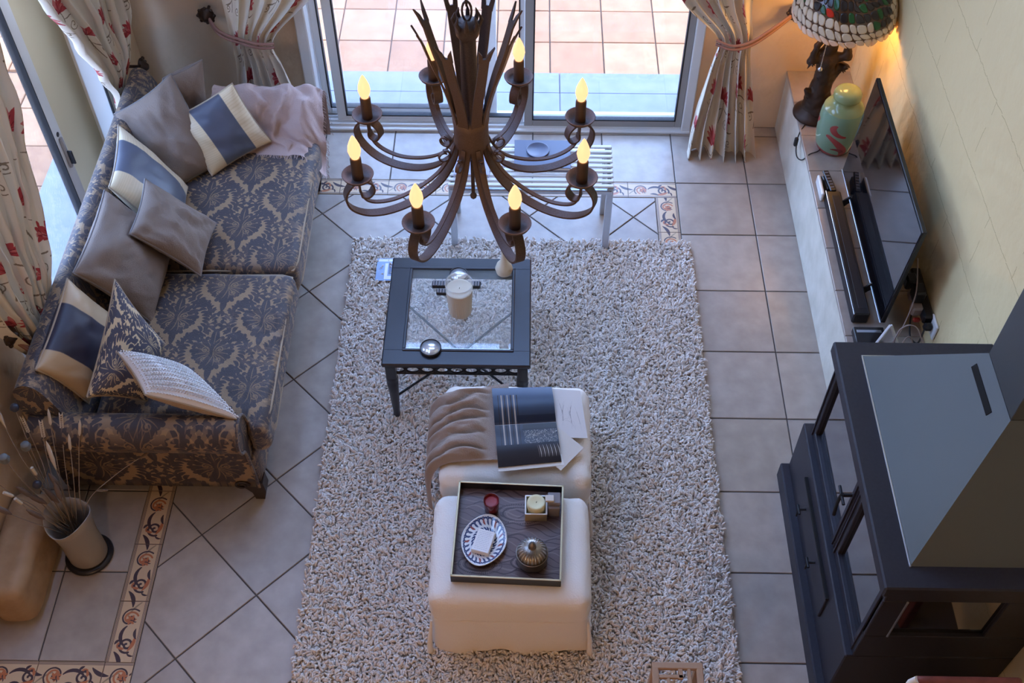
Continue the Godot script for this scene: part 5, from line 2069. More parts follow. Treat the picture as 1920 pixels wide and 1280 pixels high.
func slat_table():
	var o := thing("slat_table", "low slatted white metal table with square legs before the terrace doors", "side table", Vector3(0.03, 0, -4.26))
	var x0 := -0.385
	var x1 := 0.442
	var z0 := -4.415
	var z1 := -4.10
	var st := mb()
	for z in [z0 + 0.015, z1 - 0.015]:
		bar(st, Vector3(x0 + 0.01, 0.435, z), Vector3(x1 - 0.01, 0.435, z), 0.022, 0.045, 0.002, Vector3.FORWARD)
	for x in [x0 + 0.02, x1 - 0.02]:
		bar(st, Vector3(x, 0.435, z0 + 0.02), Vector3(x, 0.435, z1 - 0.02), 0.022, 0.045)
	build(st, "frame", "steel", o)
	for k in 9:
		var z := lerpf(z0 + 0.012, z1 - 0.012, k / 8.0)
		st = mb()
		box(st, Vector3((x0 + x1) / 2, 0.466, z), Vector3(x1 - x0, 0.013, 0.021), 0.003)
		build(st, "slat", "aluminium", o)
	for x in [x0 + 0.018, x1 - 0.018]:
		for z in [z0 + 0.018, z1 - 0.018]:
			st = mb()
			box(st, Vector3(x, 0.2295, z), Vector3(0.034, 0.459, 0.034), 0.003)
			build(st, "leg", "steel", o)
	var at := Vector3(0.085, 0.473, -4.31)
	o = thing("book", "large slate-blue book on the right half of the slatted table", "book", at)
	st = mb()
	box(st, at + Vector3(0, 0.012, 0), Vector3(0.275, 0.02, 0.2), 0.002)
	build(st, "pages", "paper", o)
	var nb := mat("slate_cover", c8(84, 90, 112), 0.35)
	st = mb()
	box(st, at + Vector3(0, 0.0235, 0), Vector3(0.285, 0.004, 0.208), 0.001)
	box(st, at + Vector3(0, 0.002, 0), Vector3(0.285, 0.004, 0.208), 0.001)
	box(st, at + Vector3(-0.14, 0.012, 0), Vector3(0.005, 0.024, 0.208), 0.001)
	build(st, "cover", nb, o)
	at = Vector3(0.062, 0.4985, -4.33)
	o = thing("coaster", "round slate dish lying on the large slate-blue book", "dish", at)
	st = mb()
	lathe(st, at, [Vector2(0.05, 0), Vector2(0.058, 0.006), Vector2(0.058, 0.010), Vector2(0.054, 0.010), Vector2(0.048, 0.004), Vector2(0.001, 0.004)], 36)
	build(st, "dish", "slate_cover", o)
	at = Vector3(-0.27, 0.473, -4.26)
	o = thing("book", "pale lilac book at the left end of the slatted table", "book", at)
	var lb := mat("lilac_cover", c8(164, 164, 190), 0.5)
	st = mb()
	box(st, at + Vector3(0, 0.009, 0), Vector3(0.17, 0.015, 0.2), 0.002)
	build(st, "pages", "paper", o)
	st = mb()
	box(st, at + Vector3(0, 0.0182, 0), Vector3(0.178, 0.003, 0.208), 0.001)
	box(st, at + Vector3(0, 0.0015, 0), Vector3(0.178, 0.003, 0.208), 0.001)
	build(st, "cover", lb, o)


func tspan(st: SurfaceTool, xf: Transform3D, a: Vector3, b: Vector3, bev := 0.002):
	box(st, (a + b) * 0.5, (b - a).abs(), bev, xf)


# ============================ television corner ============================
func television():
	var o := thing("television", "flat black television standing on the bench, seen from above", "television", Vector3(1.64, 0.412, -3.74))
	var st := mb()
	var y0 := 0.474
	var y1 := 1.046
	var z0 := -4.243
	var z1 := -3.238
	# the set leans back a little
	var piv := Vector3(1.632, y1, 0)
	var lean := Transform3D(Basis(), piv) * Transform3D(Basis(Vector3(0, 0, 1), -0.045), Vector3.ZERO) * Transform3D(Basis(), -piv)
	tspan(st, lean, Vector3(1.622, y0, z0), Vector3(1.642, y1, z1), 0.003)
	build(st, "bezel", "black_plastic", o)
	st = mb()
	tspan(st, lean, Vector3(1.6195, y0 + 0.012, z0 + 0.008), Vector3(1.6222, y1 - 0.008, z1 - 0.008), 0.0)
	build(st, "screen", "black_gloss", o)
	st = mb()
	tspan(st, lean, Vector3(1.617, y0 - 0.002, z0), Vector3(1.623, y0 + 0.003, z1), 0.001)
	build(st, "chrome_strip", "steel", o)
	st = mb()
	tspan(st, lean, Vector3(1.64, 0.52, -4.12), Vector3(1.685, 0.90, -3.36), 0.02)
	build(st, "rear_housing", "black_plastic", o)
	for z in [-4.03, -3.46]:
		st = mb()
		bar(st, Vector3(1.61, 0.49, z), Vector3(1.56, 0.418, z - 0.01), 0.012, 0.03)
		bar(st, Vector3(1.61, 0.49, z), Vector3(1.71, 0.418, z - 0.01), 0.012, 0.03)
		build(st, "foot", "black_plastic", o)
	# soundbar
	o = thing("soundbar", "long black soundbar lying on the bench in front of the television", "soundbar", Vector3(1.523, 0.412, -3.68))
	st = mb()
	span(st, Vector3(1.487, 0.413, -4.085), Vector3(1.560, 0.478, -3.285), 0.006)
	build(st, "body", "black_plastic", o)
	st = mb()
	span(st, Vector3(1.512, 0.4775, -4.05), Vector3(1.548, 0.4795, -3.32), 0.001)
	build(st, "grille", "black_iron", o)
	st = mb()
	span(st, Vector3(1.485, 0.474, -4.086), Vector3(1.489, 0.479, -3.284), 0.001)
	build(st, "chrome_strip", "steel", o)
	# small things at its ends
	var xf := Transform3D(Basis(Vector3.UP, 0.12), Vector3(1.515, 0.413, -4.175))
	o = thing("remote_control", "black remote control on the bench at the far end of the soundbar", "remote control", xf.origin)
	st = mb()
	box(st, Vector3(0.008, 0.045, 0), Vector3(0.03, 0.012, 0.15), 0.004, xf)
	build(st, "body", "black_plastic", o)
	for i in 6:
		st = mb()
		box(st, Vector3(0.008, 0.0515, -0.055 + 0.021 * i), Vector3(0.018, 0.003, 0.008), 0.001, xf)
		build(st, "button", "box_grey", o)
	st = mb()
	box(st, Vector3(0.008, 0.0195, 0), Vector3(0.045, 0.038, 0.10), 0.004, xf)
	build(st, "holder", "black_plastic", o)
	o = thing("telephone", "slim white-edged telephone beside the remote control at the soundbar's far end", "telephone", Vector3(1.475, 0.413, -4.15))
	st = mb()
	box(st, Vector3(1.476, 0.440, -4.145), Vector3(0.016, 0.052, 0.14), 0.005)
	build(st, "body", "white_plastic", o)
	st = mb()
	box(st, Vector3(1.4855, 0.442, -4.145), Vector3(0.004, 0.042, 0.125), 0.001)
	build(st, "face", "black_gloss", o)
	o = thing("set_top_box", "flat black set-top box on the bench near the fireplace", "set-top box", Vector3(1.55, 0.413, -3.12))
	st = mb()
	span(st, Vector3(1.478, 0.414, -3.235), Vector3(1.615, 0.452, -3.02), 0.004)
	build(st, "body", "black_plastic", o)
	st = mb()
	span(st, Vector3(1.49, 0.4515, -3.215), Vector3(1.60, 0.4535, -3.20), 0.0005)
	build(st, "trim_line", "steel", o)
	o = thing("ornament", "small white framed triangle standing behind the fireplace slab", "ornament", Vector3(1.62, 0.453, -3.02))
	var tx := Transform3D(Basis(Vector3.RIGHT, -0.35), Vector3(1.612, 0.4135, -3.125))
	st = mb()
	var tr := [Vector3(-0.066, 0.0, 0), Vector3(0.066, 0.0, 0), Vector3(0.0, 0.135, 0)]
	for k in 3:
		bar(st, tx * tr[k], tx * tr[(k + 1) % 3], 0.012, 0.012, 0.002)
	build(st, "frame", "white_plastic", o)
	st = mb()
	extrude(st, PackedVector2Array([Vector2(-0.055, 0.004), Vector2(0.055, 0.004), Vector2(0, 0.12)]), 0.004, tx)
	build(st, "panel", "mirror", o)
	# adapters and cables behind the television
	o = thing("power_strip", "black power strip with adapters on the wall behind the television", "power strip", Vector3(1.74, 0.45, -3.3))
	st = mb()
	box(st, Vector3(1.772, 0.56, -3.33), Vector3(0.045, 0.05, 0.30), 0.008)
	build(st, "strip", "black_plastic", o)
	for q in [[0.575, -3.40, "black_plastic", 0.06], [0.575, -3.32, "cable_grey", 0.045], [0.56, -3.25, "cable_grey", 0.05], [0.62, -3.29, "black_plastic", 0.07]]:
		st = mb()
		box(st, Vector3(1.735, q[0], q[1]), Vector3(0.05, q[3], q[3]), 0.008)
		build(st, "adapter", q[2], o)
	st = mb()
	box(st, Vector3(1.74, 0.52, -3.22), Vector3(0.03, 0.02, 0.02), 0.005)
	build(st, "switch", "red_led", o)
	var runs := [
		["thin grey cable looping from the television down to the set-top box", [Vector3(1.69, 0.80, -3.33), Vector3(1.70, 0.66, -3.24), Vector3(1.66, 0.50, -3.16), Vector3(1.62, 0.445, -3.13)], "cable_grey", 0.003],
		["wide grey cable loop standing on the bench beside the fireplace", [Vector3(1.62, 0.44, -3.10), Vector3(1.64, 0.56, -3.13), Vector3(1.70, 0.58, -3.13), Vector3(1.745, 0.5, -3.08), Vector3(1.745, 0.42, -3.02)], "cable_grey", 0.0035],
		["inner grey cable loop coiled inside the wide one", [Vector3(1.64, 0.44, -3.06), Vector3(1.66, 0.52, -3.10), Vector3(1.69, 0.53, -3.11), Vector3(1.71, 0.47, -3.08), Vector3(1.70, 0.42, -3.0)], "cable_grey", 0.003],
		["black cable hanging from the wall socket plug", [Vector3(1.76, 0.54, -3.16), Vector3(1.735, 0.48, -3.12), Vector3(1.72, 0.46, -3.18), Vector3(1.73, 0.50, -3.26), Vector3(1.755, 0.55, -3.29)], "cable_black", 0.004],
		["black cable between the power strip and the television", [Vector3(1.75, 0.60, -3.42), Vector3(1.72, 0.50, -3.50), Vector3(1.70, 0.55, -3.58), Vector3(1.68, 0.66, -3.6)], "cable_black", 0.004]]
	for q in runs:
		st = mb()
		tube(st, smooth(q[1], 8), q[3], 6)
		tag(build(st, "cable", q[2]), q[0], "cable")
	# celadon jar
	var at := Vector3(1.602, 0.412, -4.49)
	o = thing("ginger_jar", "celadon lidded jar with red swirls beside the television", "jar", at)
	var p := Paint.new(512, 512, c8(118, 146, 120))
	var red := c8(150, 62, 60)
	for k in 2:
		var x := 256.0 * k + 90
		p.leaf(Vector2(x + 30, 30), 1.9, 250, -1.2, 12, 17, red)
		p.leaf(Vector2(x + 34, 270), 0.2, 110, 1.9, 8, 14, red)
		p.leaf(Vector2(x + 60, 40), 0.1, 150, 0.5, 16, 34, red)
		p.leaf(Vector2(x - 20, 130), 1.75, 200, 0.3, 16, 15, red)
		p.leaf(Vector2(x - 30, 40), 0.1, 200, 0.4, 18, 30, red)
		p.leaf(Vector2(x + 70, 150), 2.6, 70, 2.6, 4, 12, c8(120, 44, 48))
		p.leaf(Vector2(x - 6, 110), 1.6, 160, 0.2, 3, 5, c8(206, 200, 180))
		p.leaf(Vector2(x + 130, 230), -1.2, 90, 0.6, 2, 4, c8(176, 196, 170))
	var jm := mat("celadon", Color.WHITE, 0.14)
	jm.albedo_texture = p.tex()
	mat("celadon_plain", c8(136, 150, 106), 0.14)
	st = mb()
	lathe(st, at, [Vector2(0.075, 0), Vector2(0.088, 0.01), Vector2(0.1, 0.045), Vector2(0.107, 0.09), Vector2(0.110, 0.14), Vector2(0.110, 0.19), Vector2(0.107, 0.23), Vector2(0.100, 0.262), Vector2(0.084, 0.282)], 48, false, Vector2.ONE, Vector2(1, 1))
	build(st, "body", "celadon", o)
	st = mb()
	lathe(st, at, [Vector2(0.1005, 0.262), Vector2(0.086, 0.284), Vector2(0.070, 0.292), Vector2(0.062, 0.300), Vector2(0.06, 0.318)], 48, false)
	build(st, "shoulder", "celadon_plain", o)
	st = mb()
	lathe(st, at, [Vector2(0.06, 0.316), Vector2(0.068, 0.320), Vector2(0.070, 0.33), Vector2(0.069, 0.348), Vector2(0.060, 0.362), Vector2(0.034, 0.369), Vector2(0.001, 0.371)], 40)
	build(st, "lid", "celadon_plain", o)


# ============================ stained glass lamp ===========================
func table_lamp():
	var at := Vector3(1.535, 0.412, -4.745)
	var o := thing("table_lamp", "bronze figural table lamp with a stained glass dome shade", "table lamp", at)
	var st := mb()
	lathe(st, at, [Vector2(0.098, 0), Vector2(0.108, 0.006), Vector2(0.107, 0.018), Vector2(0.094, 0.03), Vector2(0.074, 0.052), Vector2(0.058, 0.075), Vector2(0.045, 0.082)], 36)
	build(st, "foot", "bronze", o)
	# cast group: rock, a draped standing figure with lifted arms, and leafy branches
	st = mb()
	var nz := fbm(15, 26.0, 2)
	var B := [[Vector3(0, 0.06, 0), Vector3(0, 0.13, 0), 0.055, 0.045], [Vector3(0.0, 0.12, 0.01), Vector3(0.005, 0.26, 0), 0.05, 0.034], [Vector3(0.005, 0.26, 0), Vector3(0.0, 0.36, 0.0), 0.034, 0.04],
		[Vector3(0, 0.36, 0), Vector3(-0.03, 0.40, 0.0), 0.03, 0.02], [Vector3(-0.02, 0.385, 0), Vector3(-0.085, 0.36, 0.02), 0.02, 0.014], [Vector3(-0.085, 0.36, 0.02), Vector3(-0.07, 0.46, 0.02), 0.014, 0.011],
		[Vector3(0.02, 0.37, 0), Vector3(0.09, 0.40, 0.03), 0.022, 0.016], [Vector3(0.09, 0.40, 0.03), Vector3(0.075, 0.50, 0.02), 0.016, 0.012], [Vector3(0.0, 0.43, 0.005), Vector3(0.0, 0.455, 0.008), 0.028, 0.026],
		[Vector3(0.03, 0.2, -0.02), Vector3(0.07, 0.30, -0.02), 0.03, 0.022], [Vector3(0.07, 0.30, -0.02), Vector3(0.10, 0.33, 0.02), 0.022, 0.014], [Vector3(-0.04, 0.14, 0.02), Vector3(-0.075, 0.18, 0.03), 0.022, 0.012],
		[Vector3(-0.07, 0.46, 0.02), Vector3(0.0, 0.56, 0), 0.011, 0.012], [Vector3(0.075, 0.50, 0.02), Vector3(0.0, 0.57, 0), 0.012, 0.012], [Vector3(0.02, 0.06, 0.05), Vector3(0.05, 0.11, 0.045), 0.03, 0.02]]
	nets(st, Vector3(-0.13, 0.03, -0.09), Vector3(0.14, 0.60, 0.10), 0.0085, func(p: Vector3) -> float:
		var d := 1.0
		for b in B:
			var a: Vector3 = b[0]
			if p.distance_squared_to((a + b[1]) * 0.5) < 0.03:
				d = blend(d, seg_dist(p, a, b[1], b[2] * 1.3, b[3] * 1.3), 0.018)
		return d + 0.006 * nz.get_noise_3d(p.x, p.y, p.z))
	st.generate_normals()
	var fig := st.commit()
	put(fig, "figure", "bronze", o)
	st = mb()
	tube(st, [at + Vector3(0, 0.4, 0), at + Vector3(0, 0.86, 0)], 0.008, 8)
	build(st, "stem", "bronze", o)
	for q in [[0.10, 0.33, 0.02], [-0.085, 0.35, 0.03], [0.12, 0.53, 0.06], [0.06, 0.49, 0.07], [0.09, 0.29, 0.0]]:
		st = mb()
		var c := at + Vector3(q[0], q[1], q[2])
		for k in 5:
			var a := TAU * k / 5
			var e := c + Vector3(cos(a) * 0.022, -0.01 + 0.012 * sin(a * 2.0), sin(a) * 0.022)
			tube(st, [c, c.lerp(e, 0.5) + Vector3(0, 0.006, 0), e], [0.003, 0.007, 0.001], 6)
		build(st, "bronze_leaf", "bronze", o)
	# shade
	var c0 := at + Vector3(0.022, 0, 0)
	var prof := []
	for i in 15:
		var t := i / 14.0
		prof.append(Vector2(0.238 * cos(t * 1.42) + 0.01, 0.635 + 0.235 * sin(t * 1.42)))
	st = mb()
	lathe(st, c0, prof, 48, false)
	build(st, "shade_frame", "glass_dark", o)
	# leaded mosaic: every piece of glass is a plate of its own between shared, jittered corners
	var nr := 7
	var nc := 38
	var grid := []
	for r in nr + 1:
		var row := []
		for i in nc:
			var a := TAU * (i + (0.5 if r % 2 else 0.0) + rng.randf_range(-0.28, 0.28)) / nc
			var t := -0.10 + 1.36 * pow(r / float(nr), 1.12) + rng.randf_range(-0.05, 0.05)
			row.append(Vector2(a, t))
		grid.append(row)
	var on = func(q: Vector2, lift: float) -> Vector3:
		var rad := (0.238 + lift) * cos(q.y) + 0.010
		return c0 + Vector3(cos(q.x) * rad, 0.635 + (0.235 + lift) * sin(q.y), sin(q.x) * rad)
	for r in nr:
		for i in nc:
			var c: Array = []
			for k in [[0, 0], [0, 1], [1, 1], [1, 0]]:
				var ii: int = (i + k[1]) % nc
				var v: Vector2 = grid[r + k[0]][ii]
				if ii < i:
					v.x += TAU
				c.append(v)
			# rows are staggered by half a piece: lean the upper corners back over this one
			if r % 2 == 1:
				c[2] = grid[r + 1][(i + 2) % nc]
				c[3] = grid[r + 1][(i + 1) % nc]
				if (i + 2) % nc < i:
					c[2].x += TAU
				if (i + 1) % nc < i:
					c[3].x += TAU
			var mid: Vector2 = (c[0] + c[1] + c[2] + c[3]) / 4
			var wave := 0.13 * sin(mid.x * 5.0) + 0.07 * sin(mid.x * 3.0 + 1.0)
			var kind := "glass_cream"
			if mid.y > 0.42 + wave:
				kind = "glass_green" if (i * 7 + r * 3) % 4 == 0 else "glass_dark"
				if (i * 5 + r * 3) % 23 == 0:
					kind = "glass_red"
			var ring0 := PackedVector3Array()
			var ring1 := PackedVector3Array()
			var ring2 := PackedVector3Array()
			for k in 12:
				var t := (k % 3) / 3.0
				var p: Vector2 = c[k / 3].lerp(c[(k / 3 + 1) % 4], t)
				var shrink := 0.90 if k % 3 else 0.74
				ring0.append(on.call(mid + (p - mid) * shrink, 0.0))
				ring1.append(on.call(mid + (p - mid) * shrink, 0.0035))
				ring2.append(on.call(mid + (p - mid) * shrink * 0.75, 0.0055))
			st = mb()
			loft(st, [ring0, ring1, ring2], true, 0)
			build(st, "glass_piece", kind, o)
	st = mb()
	lathe(st, c0, [Vector2(0.045, 0.83), Vector2(0.04, 0.845), Vector2(0.02, 0.855), Vector2(0.01, 0.88), Vector2(0.002, 0.885)], 20)
	build(st, "cap", "bronze", o)
	# pull chain
	st = mb()
	for i in 24:
		var y := 0.58 - i * 0.0085
		lathe(st, at + Vector3(-0.055, y, 0.10), [Vector2(0.0006, 0), Vector2(0.0032, 0.003), Vector2(0.0006, 0.006)], 6)
	lathe(st, at + Vector3(-0.055, 0.358, 0.10), [Vector2(0.002, 0), Vector2(0.012, 0.008), Vector2(0.012, 0.018), Vector2(0.003, 0.026)], 12)
	build(st, "pull_chain", "steel", o)
	# bulbs with their light
	for s in [-1.0, 1.0]:
		var b := c0 + Vector3(0.07 * s, 0.66, 0)
		st = mb()
		lathe(st, b, [Vector2(0.012, -0.03), Vector2(0.022, -0.01), Vector2(0.028, 0.01), Vector2(0.022, 0.032), Vector2(0.002, 0.04)], 16)
		build(st, "bulb", "lamp_bulb", o)
		var l := OmniLight3D.new()
		l.name = "lamp_light"
		l.position = b - o.position + Vector3(0, 0.005, 0)
		l.light_color = Color(1.0, 0.74, 0.42)
		l.light_energy = 0.065
		l.light_size = 0.02
		l.omni_range = 12.0
		l.omni_attenuation = 2.0
		l.shadow_enabled = true
		o.add_child(l, true)
	# flex with its switch, hanging over the bench edge
	st = mb()
	tube(st, smooth([at + Vector3(-0.05, 0.008, 0.085), Vector3(1.445, 0.40, -4.60), Vector3(1.430, 0.36, -4.55), Vector3(1.432, 0.33, -4.50), Vector3(1.445, 0.36, -4.44), Vector3(1.47, 0.418, -4.42), Vector3(1.53, 0.418, -4.46), Vector3(1.58, 0.418, -4.60)], 6), 0.0035, 6)
	build(st, "flex", "cable_black", o)
	st = mb()
	box(st, Vector3(1.428, 0.375, -4.565), Vector3(0.02, 0.055, 0.024), 0.006)
	build(st, "switch", "cable_black", o)


# ============================ chandelier ===================================
func chandelier():
	var at := Vector3(-0.151, 0, -2.386)
	var o := thing("chandelier", "wrought iron chandelier with eight lit candle bulbs hanging on a chain", "chandelier", at + Vector3(0, 2.03, 0))
	var arm := [Vector2(0.122, 2.612), Vector2(0.098, 2.53), Vector2(0.068, 2.44), Vector2(0.047, 2.35), Vector2(0.042, 2.28), Vector2(0.053, 2.21), Vector2(0.095, 2.14), Vector2(0.165, 2.092), Vector2(0.245, 2.074), Vector2(0.315, 2.086), Vector2(0.362, 2.125), Vector2(0.372, 2.172), Vector2(0.350, 2.208), Vector2(0.322, 2.216), Vector2(0.297, 2.198), Vector2(0.292, 2.170), Vector2(0.308, 2.152), Vector2(0.326, 2.158), Vector2(0.328, 2.174)]
	var rod := [Vector2(0.050, 2.255), Vector2(0.066, 2.215), Vector2(0.105, 2.165), Vector2(0.17, 2.128), Vector2(0.24, 2.112), Vector2(0.30, 2.125), Vector2(0.326, 2.16), Vector2(0.33, 2.218)]
	for k in 8:
		var a := -0.397 + k * PI / 4
		var d := Vector3(sin(a), 0, cos(a))
		var side := Vector3(cos(a), 0, -sin(a))
		var st := mb()
		var pts := []
		for p in arm:
			pts.append(at + d * p.x + Vector3(0, p.y, 0))
		pts = smooth(pts, 7)
		var ws := []
		for i in pts.size():
			var t := float(i) / pts.size()
			ws.append(0.027 + 0.007 * exp(-pow((t - 0.26) / 0.1, 2.0)) if t < 0.85 else lerpf(0.027, 0.020, (t - 0.85) / 0.15))
		strap(st, pts, side, ws, 0.0055)
		# split fishtail at the top
		for s in [-1.0, 1.0]:
			var b: Vector3 = pts[0] + side * s * 0.0085
			strap(st, [b - d * 0.004 - Vector3(0, 0.012, 0), b + side * s * 0.005 + d * 0.008 + Vector3(0, 0.018, 0), b + side * s * 0.013 + d * 0.018 + Vector3(0, 0.040, 0)], side, [0.014, 0.010, 0.001], 0.005)
		var ar := build(st, "arm", "wrought", o)
		st = mb()
		pts = []
		for p in rod:
			pts.append(at + d * p.x + Vector3(0, p.y, 0))
		strap(st, smooth(pts, 7), side, 0.012, 0.005)
		# little scroll by the body
		var q := []
		for i in 26:
			var t := i / 25.0
			var b := PI * 0.5 + t * TAU * 1.15
			q.append(at + d * (0.083 + cos(b) * 0.020 * (1 - 0.45 * t)) + Vector3(0, 2.222 + sin(b) * 0.020 * (1 - 0.45 * t), 0))
		strap(st, q, side, 0.010, 0.004)
		build(st, "scroll", "wrought", ar)
		var c := at + d * 0.33
		st = mb()
		lathe(st, c, [Vector2(0.010, 2.212), Vector2(0.026, 2.217), Vector2(0.040, 2.230), Vector2(0.044, 2.238), Vector2(0.042, 2.239), Vector2(0.030, 2.228), Vector2(0.012, 2.224)], 28)
		build(st, "drip_pan", "wrought", ar)
		st = mb()
		lathe(st, c, [Vector2(0.0155, 2.222), Vector2(0.0155, 2.292), Vector2(0.013, 2.297)], 18)
		build(st, "candle_sleeve", "sleeve", ar)
		st = mb()
		lathe(st, c, [Vector2(0.008, 2.292), Vector2(0.0145, 2.306), Vector2(0.0182, 2.322), Vector2(0.0165, 2.338), Vector2(0.011, 2.354), Vector2(0.0055, 2.367), Vector2(0.0008, 2.374)], 20)
		build(st, "bulb", "bulb_glow", ar)
		var l := OmniLight3D.new()
		l.name = "candle_light"
		l.position = c + Vector3(0, 2.322, 0) - o.position
		l.light_color = Color(1.0, 0.70, 0.36)
		l.light_energy = 0.007
		l.light_size = 0.012
		l.omni_range = 10.0
		l.omni_attenuation = 2.0
		l.shadow_enabled = true
		o.add_child(l, true)
	var st := mb()
	lathe(st, at, [Vector2(0.022, 2.20), Vector2(0.042, 2.225), Vector2(0.050, 2.25), Vector2(0.048, 2.27), Vector2(0.048, 2.31), Vector2(0.051, 2.33), Vector2(0.040, 2.345), Vector2(0.024, 2.36), Vector2(0.022, 2.42), Vector2(0.021, 2.60)], 20)
	build(st, "column", "wrought", o)
	st = mb()
	lathe(st, at, [Vector2(0.021, 2.59), Vector2(0.030, 2.605), Vector2(0.033, 2.625), Vector2(0.028, 2.64), Vector2(0.012, 2.645)], 20)
	for k in 8:
		var a := TAU * k / 8
		var d := Vector3(cos(a), 0, sin(a))
		tube(st, [at + d * 0.026 + Vector3(0, 2.625, 0), at + d * 0.036 + Vector3(0, 2.648, 0), at + d * 0.030 + Vector3(0, 2.668, 0)], [0.007, 0.006, 0.001], 6)
	build(st, "crown", "wrought", o)
	st = mb()
	tube(st, [at + Vector3(0, 2.25, 0), at + Vector3(0, 2.055, 0)], 0.0055, 8)
	lathe(st, at, [Vector2(0.002, 2.03), Vector2(0.009, 2.038), Vector2(0.010, 2.046), Vector2(0.005, 2.056)], 12)
	build(st, "finial", "wrought", o)
	# chain up to the ceiling
	st = mb()
	for i in 62:
		var c := at + Vector3(0, 2.672 + i * 0.044, 0)
		var ax := Vector3(1, 0, 0) if i % 2 == 0 else Vector3(0, 0, 1)
		var pts := []
		for j in 15:
			var t := TAU * j / 14
			pts.append(c + ax * cos(t) * 0.012 + Vector3(0, sin(t) * 0.028, 0))
		tube(st, pts, 0.0032, 6, false)
	lathe(st, at, [Vector2(0.06, 5.399), Vector2(0.058, 5.385), Vector2(0.02, 5.36), Vector2(0.004, 5.355)], 20)
	build(st, "chain", "wrought", o)


